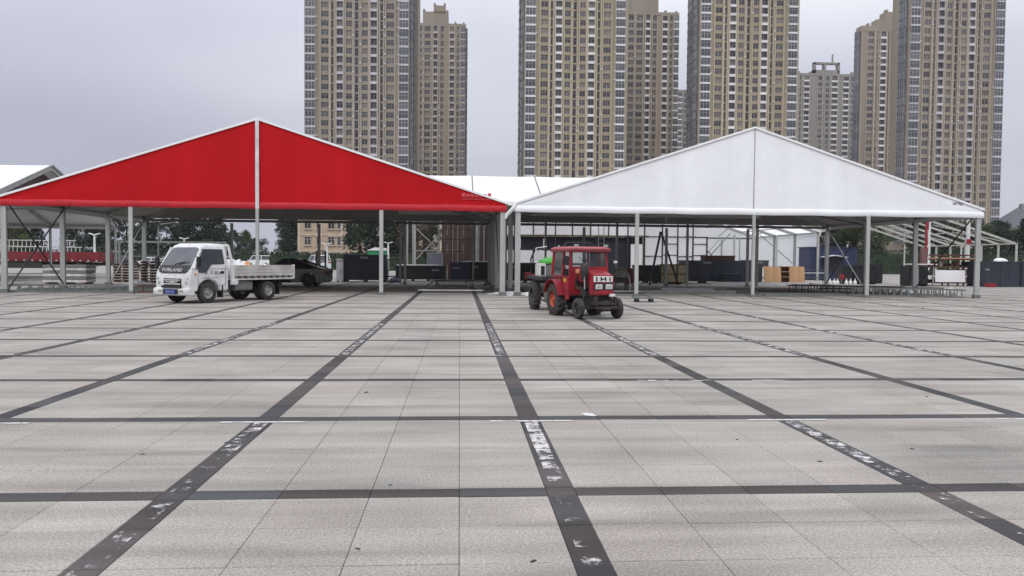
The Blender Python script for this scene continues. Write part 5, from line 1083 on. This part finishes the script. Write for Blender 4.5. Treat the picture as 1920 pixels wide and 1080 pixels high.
for x in (0, 4.7, 7.9, 10.3, 11.6, 13.0, 14.2, 15.4, 16.5): bar(x-.055, x+.055, 0, 3.42)
bar(-.05, LW+.05, 3.42, 3.5); bar(0, LW, 4.6, 4.68); bar(0, 7.8, 1.18, 1.26); bar(0, 7.8, 2.35, 2.42)
MB().box(0,11.5,.3,.36,0,3.4).build('dark_backing', 'far_dark', pw)
for x in (2.0, 3.8): MB().box(x-.04,x+.04,-.06,.0,2.45,3.2).build('light_tube', 'steel_white', pw)
for x in (.8,1.3,1.8): MB().box(x-.05,x+.05,.1,.2,2.9,2.95).build('spot_lamp', 'pale_pink', pw)
# terracotta boards with scaffold bars
tw_ = thing('board_wall', 'wall of terracotta boards behind thin scaffold bars', 'wall', (-1.35, 61.2, 0)); bm_ = MB().box(-.19,.19,0,.05,0,4.5).mesh('board', 'terracotta')
for k in range(10): put('board', bm_, tw_, (.2+.4*k, .02*(k % 2), 0))
for x in (.0,.7,1.3,2.0,2.7,3.3,3.9): MB().tube([(x,-.2,0),(x,-.2,4.6)], .025, 6).build('scaffold_bar', 'dark_steel', tw_)
for z in (1.4,2.2,3.1,3.9): MB().tube([(-.1,-.25,z),(4.0,-.25,z)], .022, 6).build('scaffold_bar', 'dark_steel', tw_)
MB().box(2.55,2.7,-.5,-.38,0,4.5).build('pale_post', 'steel_white', tw_)
wf = thing('scaffolding', 'grey crossed scaffold frame left of the terracotta wall', 'frame', (-3.2, 61.5, 0))
for x in (-.8,-.35,1.6): MB().box(x-.07,x+.07,-.05,.05,0,4.6).build('post', 'alu', wf)
MB().tube([(-.1,0,3.9),(1.6,0,2.3)], .045, 6).build('cross_bar', 'alu', wf); MB().tube([(-.1,.08,1.6),(2.4,.08,4.2)], .045, 6).build('cross_bar', 'alu', wf); MB().box(-.3,1.6,-.03,.03,2.2,2.28).build('rail', 'alu', wf)

# ---- ladders, trolley, dolly, pipes
ld = thing('post_brace', 'dark A-shaped post braces beside the yellow crate', 'ladder', (13.35, 52.6, 0))  # braces on the rear tent post, built as two spread legs
for p, q in (((-.75,-.15,0),(-.02,0,3.5)), ((.75+.45,-.15,0),(.04,0,3.5))): MB().beam(p, q, .09, .12).build('leg', 'dark_steel', ld)
MB().box(-.1,.1,-.06,.06,3.42,3.56).build('hinge', 'dark_steel', ld); MB().box(.3,1.4,-.2,-.12,.05,.22).build('foot_bar', 'rust', ld)
la = thing('ladder', 'pale upright ladder behind the tractor cab', 'ladder', (10.3, 57.5, 0))
for x in (-.2,.2): MB().beam((x,0,0),(x,.5,4.3),.05,.07).build('rail', 'alu', la)
for k in range(13): MB().tube([(-.2,.5*(.3+.32*k)/4.3,.3+.32*k),(.2,.5*(.3+.32*k)/4.3,.3+.32*k)], .018, 6).build('rung', 'alu', la)
km = thing('machine', 'khaki covered machine on thin legs behind the tractor', 'machine', (8.5, 42, 0)); lumpy(.45,.5,.5,51,amp=.15).build('cover', 'khaki_tarp', km, (0,0,.72), smooth=True)
MB().box(-.35,.35,-.3,.3,.42,.74).build('housing', 'dark_steel', km)
for x in (-.33,.33):
    for y in (-.28,.28): MB().tube([(x,y,0),(x*.9,y*.9,.45)], .025, 6).build('leg', 'dark_steel', km)
MB().tube([(.42,-.2,.9),(.5,-.25,.4),(.5,-.3,0)], .03, 6).build('pipe', 'steel_white', km)
rm = thing('machine', 'red barrel shaped machine left of the slender white post', 'machine', (11.1, 52, 0)); MB().lathe([(.1,0),(.1,.28),(.25,.36),(.95,.36),(1.1,.26),(1.1,0)], 16, axis='z').build('barrel', 'cargo_red', rm, smooth=True)
for x, y in ((-.25,-.2),(.25,-.2),(0,.3)): MB().tube([(x,y,0),(x*.7,y*.7,.15)], .04, 6).build('leg', 'dark_steel', rm)
dl = thing('dolly', 'low flat dolly on castors in front of the white tent post', 'dolly', (7.16, 30.7, 0)); MB().box(-.42,.42,-.3,.3,.15,.20).build('deck', 'alu_dark', dl, bevel=.01)
cm = MB().lathe([(-.025,0),(-.025,.06),(.025,.06),(.025,0)], 12).mesh('castor', 'tyre')
for x in (-.28,.28):
    for y in (-.22,.22): put('castor', cm, dl, (x,y,.062)); MB().box(x-.035,x+.035,y-.04,y+.04,.122,.15).build('fork', 'dark_steel', dl)
pf = thing('pipe_trolley', 'low white pipe trolley on the ground under the red tent corner', 'trolley', (-.45, 38.2, 0))
MB().tube([(-1.5,0,.12),(1.55,0,.12)], .035, 8).build('front_pipe', 'steel_white', pf); MB().tube([(-1.5,0,.12),(-.7,6.0,.2)], .03, 8).build('side_pipe', 'alu', pf); MB().tube([(1.5,0,.12),(1.3,6.0,.2)], .03, 8).build('side_pipe', 'alu', pf); MB().tube([(-.7,6,.2),(1.3,6,.2)], .03, 8).build('rear_pipe', 'alu', pf)
wm = wheel_meshes(.14, .05, .09, 'alu')
for x in (-1.35,1.6): wheel(pf, wm, x, .1, .14, R(70))
for x in (-.6,.3): MB().tube([(x,0,.12),(x+.1,5.9,.2)], .02, 6).build('cross_pipe', 'alu_dark', pf)
fl = thing('flat_trolley', 'black flat trolley with pale planks before the purple-grey crate', 'trolley', (.1, 50.4, 0)); MB().box(-1.6,1.6,-.5,.5,.22,.30).build('deck', 'black_plastic', fl)
for k in range(5): MB().box(-1.5+.62*k,-.98+.62*k,-.52,-.502,.1,.21).build('plank', 'panel_white', fl)
for x in (-1.5,1.5): MB().box(x-.08,x+.08,-.5,.5,0,.218).build('runner', 'black_plastic', fl)
tag(MB().tube([(7.6,39.8,.05),(14.3,40.6,.05)], .05, 8).build('long_pipe', 'steel_white'), 'long pale pipe on the ground under the white tent', 'pipe')
tag(MB().box(17.3,24.2,54.0,54.15,.02,.2).box(17.3,24.2,53.95,54.2,0,.018).build('long_beam', 'plastic_sheet'), 'long white beam on the ground before the widest navy crate', 'beam')
# ---- ladder frames lying on the ground
gi = 0
ED = R(90)
LEFT = [(-20.6,36.0,0,6.4,1,1), (-20.9,36.5,0,6.4,1,1), (-20.4,37.2,.0,6.4,-1,1), (-14.3,36.6,0,3.0,6,1), (-20.0,37.9,.0,6.0,3,0), (-14.0,37.4,.0,3.4,4,0)]
LBL = ['nearest', 'second nearest', 'third nearest', 'short rusty', 'flat rear', 'short flat rear']
for i, (x, y, z, L_, a, on) in enumerate(LEFT): girder(LBL[i]+' ladder truss lying at the left columns of the red tent', (x,y,z+(.17 if on else 0)), R(a), L_, .28 if on else .7, .06 if on else .12, None, 'rust' if i == 3 else 'alu_dark', 'ladder trusses at the red tent', ED if on else 0)
RIGHT = [(17.4,41.6,0,5.6,-28,1), (17.9,42.3,.0,5.8,-31,1), (18.3,42.8,.0,5.5,-27,1), (19.2,38.2,0,4.8,-24,1), (19.4,38.7,.0,4.6,-27,1), (20.3,40.1,0,4.2,-22,1), (15.2,44.5,0,4.5,-24,0), (20.6,37.0,0,3.2,-20,1)]
for i, (x, y, z, L_, a, on) in enumerate(RIGHT): girder(['long', 'second long', 'third long', 'front', 'second front', 'rear short', 'leftmost flat', 'nearest'][i]+' ladder truss lying at the right columns of the white tent', (x,y,z+(.20 if on else 0)), R(a), L_, .34 if on else .7, .06 if on else .12, int(L_/.3), 'rust' if i == 0 else 'alu_dark', 'ladder trusses at the white tent', ED if on else 0)
for i, (x, y, z, L_, a) in enumerate([(9.0,38.6,0,4.5,3), (14.6,38.4,0,4.2,-4), (10.5,40.9,0,5.0,2), (14.2,36.8,0,3.0,5)]): girder(['left front', 'right front', 'rear', 'foremost'][i]+' ladder truss lying flat in the middle under the white tent', (x,y,z), R(a), L_, .6, .1, None, 'alu_dark', 'ladder trusses under the white tent')
# ---- plastic sheets
for i, (x, y, rx, ry, rz, lb) in enumerate([(2.1,36.2,.75,.45,.12,'white plastic sheet at the foot of the paired tent columns'), (3.0,36.0,.5,.3,.1,'smaller white plastic sheet at the foot of the white tent column'), (23.6,41.8,1.3,.7,.24,'crumpled white sheet beside the right tent columns'), (25.0,39.4,.55,.5,.3,'white coil of hose behind the ladder frames'), (-17.5,45.0,1.1,.6,.22,'crumpled white tarp left under the red tent')]):
    tag(lumpy(rx,ry,rz,60+i,18,9,.5).build('plastic_sheet', 'plastic_sheet', None, (x,y,.0), (0,0,i*.7), smooth=True), lb, 'plastic sheet')
# ---- loose planks and pipes
for i, (x, y, L_, a, m_, lb) in enumerate([(8.6,40.0,2.2,12,'wood_brown','brown plank lying behind the low dolly'), (12.0,37.6,1.6,-20,'alu_dark','short grey bar lying in the middle under the white tent'), (15.6,41.2,2.4,8,'rust','rusty bar lying under the white tent ridge'), (11.2,44.0,3.0,-6,'panel_white','white plank lying deep under the white tent'), (6.2,43.5,2.0,30,'wood_brown','brown plank lying behind the red tractor'), (-1.6,46.5,2.2,-15,'alu_dark','grey bar lying behind the low pipe trolley'), (16.8,45.6,2.6,3,'wood','pale plank lying before the small navy crate'), (21.6,47.0,2.0,-12,'crate_black','black bar lying before the plywood boards')]):
    tag(MB().box(0,L_,-.07,.07,0,.05).box(.1,L_-.1,-.03,.03,.051,.09).build('loose_plank', m_, None, (x,y,.002), (0,0,R(a)), bevel=.006), lb, 'plank')
cbm = MB(); rc = random.Random(31); pts = [(3.2,39.0,.02)]
for k in range(14): pts.append((3.2+.75*(k+1), 39.0+rc.uniform(-.6,.6)+.12*k, .02))
tag(cbm.tube(pts, .018, 5).build('power_cable', 'black_plastic', smooth=True), 'thin black cable winding over the ground under the white tent', 'cable')
# ---- left storage under the red tent
pb = thing('panel_stack', 'stack of pale wall panels at the left edge under the red tent', 'panels', (-22.4, 47.6, 0))
for k in range(6): MB().box(-1.2,1.2,-.6,.6,.1+.17*k,.24+.17*k).build('panel', 'bed_white' if k % 2 == 0 else 'alu_dark', pb)
for x in (-1,0,1): MB().box(x-.07,x+.07,-.6,.6,0,.098).build('bearer', 'wood_brown', pb)
for j, (x, y, nn, lb) in enumerate([(-21.0,52.0,7,'brown pallet stack under the red cargo truck bed'), (-18.8,50.6,8,'dark brown pallet stack behind the second left tent column')]):
    ps = thing('pallet_stack', lb, 'pallets', (x, y, 0), 0, 'pallet stacks')
    for k in range(nn):
        for q in range(4): MB().box(-.6,.6,-.5+.27*q,-.32+.27*q,.17*k+.10,.17*k+.13).build('plank', 'wood_brown', ps)
        for xx in (-.55,0,.55): MB().box(xx-.05,xx+.05,-.5,.5,.17*k,.17*k+.098).build('bearer', 'wood_brown', ps)
bn = thing('black_bin', 'black bin beside the dark brown pallet stack', 'bin', (-17.6, 49.6, 0)); MB().loft([[(-.4,-.4,.02),(.4,-.4,.02),(.4,.4,.02),(-.4,.4,.02)], [(-.48,-.48,1.0),(.48,-.48,1.0),(.48,.48,1.0),(-.48,.48,1.0)]]).build('body', 'crate_black', bn); MB().box(-.52,.52,-.52,.52,1.0,1.06).build('lid', 'crate_black', bn)
wr = thing('slat_rack', 'brown slatted rack with pale base behind the left tent columns', 'rack', (-15.9, 48.2, 0))
for k in range(6): MB().box(-.6+.22*k,-.48+.22*k,-.03,.03,.1,1.15).build('slat', 'maroon_board' if k % 2 else 'alu_dark', wr)
MB().box(-.65,.65,-.05,.05,1.152,1.24).build('top_rail', 'dark_steel', wr); MB().box(-.65,.65,-.2,.2,0,.098).build('base', 'panel_white', wr)
# ---- lamp posts
def lamp(label, x, y, h_, sc_=1.0):
    t = thing('wing_lamp', label, 'lamp post', (x, y, 0), 0, 'winged lamp posts'); MB().tube([(0,0,0),(0,0,h_)], [.11*sc_,.08*sc_], 10).build('pole', 'steel_white', t); MB().tube([(0,0,0),(0,0,.1)], .2, 10).build('foot', 'alu', t)
    for s in (-1, 1): MB().beam((0,0,h_+.02),(s*.42*sc_,0,h_+.14*sc_),.30*sc_,.07*sc_).build('wing', 'plastic_sheet', t)
lamp('white winged lamp post beside the rear of the red cargo truck', -48.5, 110, 4.4, 1.6); lamp('white winged lamp post above the truck cab roof', -40.2, 120, 4.2, 1.5); lamp('white winged lamp post near the dark grey car', -12.25, 75, 2.85, 1.1); lamp('white winged lamp post right of the slender post and tall navy crate', -8.4, 95, 3.4, 1.2)
sl2 = thing('street_light', 'tall grey street light with bent arm above the truck cab', 'street light', (-51.2, 140, 0)); MB().tube([(0,0,0),(0,0,6.6),(.4,0,7.1),(2.4,0,7.4)], [.14,.1,.09,.06], 8).build('pole', 'alu_dark', sl2); MB().box(2.2,3.1,-.12,.12,7.35,7.45).build('lamp_head', 'alu_dark', sl2)
gf = thing('tube_goal', 'large grey tube frame behind the truck cab', 'frame', (-31, 84, 0))
for x in (-3.6,3.2,7.0): MB().box(x-.1,x+.1,-.1,.1,0,3.0).build('post', 'alu_dark', gf)
MB().box(-3.7,7.1,-.1,.1,3.0,3.2).build('top_bar', 'alu_dark', gf); MB().box(-3.5,6.9,-.05,.05,1.6,1.68).build('mid_bar', 'alu_dark', gf)
# ---- green kiosk behind the tall crate
gk = thing('kiosk', 'green kiosk with white roof above the tallest navy crate', 'kiosk', (-8.75, 85, 0)); MB().box(-.95,.95,0,1.8,0,2.45).build('body', 'green_paint', gk, bevel=.04); MB().prism([(-.98,2.452),(.98,2.452),(.98,2.72),(-.2,2.78),(-.6,2.6)], -.1, 1.9).build('roof', 'plastic_sheet', gk); MB().box(-.7,.4,-.02,-.001,1.1,2.0).build('hatch', 'glass_dark', gk)
# stacker standing near the dark car
fk = thing('pallet_stacker', 'black pallet stacker standing behind the dark grey car', 'stacker', (-9.55, 56.0, 0))
for x in (-.3,.3): MB().box(x-.06,x+.06,-.06,.06,.05,2.1).build('mast', 'black_plastic', fk)
for z in (.5,1.3,2.05): MB().box(-.24,.24,-.04,.04,z,z+.08).build('cross_bar', 'black_plastic', fk)
MB().box(-.35,.35,.07,.7,.1,1.0).build('drive_unit', 'crate_black', fk, bevel=.05)
for x in (-.2,.2): MB().box(x-.06,x+.06,-1.0,-.061,.06,.12).build('fork', 'black_plastic', fk); put('castor', cm, fk, (x,.5,.07))
# ---- small litter on the paving
rl = random.Random(12)
for i, (x, y, s_, m_, lb) in enumerate([(1.35,8.15,.16,'plastic_sheet','white plastic scrap by the transverse dark strip'), (-.48,5.65,.035,'crate_purple','tiny violet scrap on the paving near the front strip'), (.40,4.18,.05,'litter_dark','dry dark leaf on the paving near the bottom edge'), (-2.0,7.0,.05,'litter_dark','dark leaf left of the left painted strip'), (-2.55,6.6,.05,'litter_dark','dark leaf lying at the far left of the front paving'), (-.55,4.4,.045,'litter_dark','dark leaf left of the long slab joint'), (3.9,6.6,.05,'litter_dark','dark leaf right of the right painted strip'), (2.5,7.0,.05,'litter_dark','dark scrap between the two right painted strips'), (-1.1,9.6,.07,'litter_dark','dark scrap on the middle paving left of the centre strip'), (16.5,27.5,.12,'litter_dark','dark scrap on the paving before the right columns'), (19.8,29.5,.12,'litter_dark','dark scrap near the right edge of the paving'), (8.5,22.3,.12,'plastic_sheet','white scrap on the paving right of the tractor'), (5.6,9.2,.06,'litter_dark','dark scrap on the right middle paving'), (2.9,6.2,.05,'litter_dark','dark scrap close to the front strip on the right')]):
    tag(lumpy(s_*.38,s_*.22,s_*.10,100+i,10,5,.6).build('litter', m_, None, (x,y,.001), (0,0,rl.uniform(0,6)), smooth=True), lb, 'litter')

# ------------------------------------------------------------------ thin haze
HZ = 0.00020
hz = MB().box(-960, 960, -960, 960, -1.0, 128).build('haze', 'asphalt'); hz.data.materials.clear()
hm = bpy.data.materials.new('haze_air'); hm.use_nodes = True; ht = hm.node_tree; ht.nodes.clear(); ho_ = ht.nodes.new('ShaderNodeOutputMaterial'); pv = ht.nodes.new('ShaderNodeVolumePrincipled')
pv.inputs['Color'].default_value = (0.86, 0.88, 0.94, 1); pv.inputs['Density'].default_value = HZ; pv.inputs['Anisotropy'].default_value = 0.2; ht.links.new(pv.outputs[0], ho_.inputs['Volume']); hz.data.materials.append(hm)
tag(hz, 'thin pale haze over the whole place', 'haze', kind='stuff')
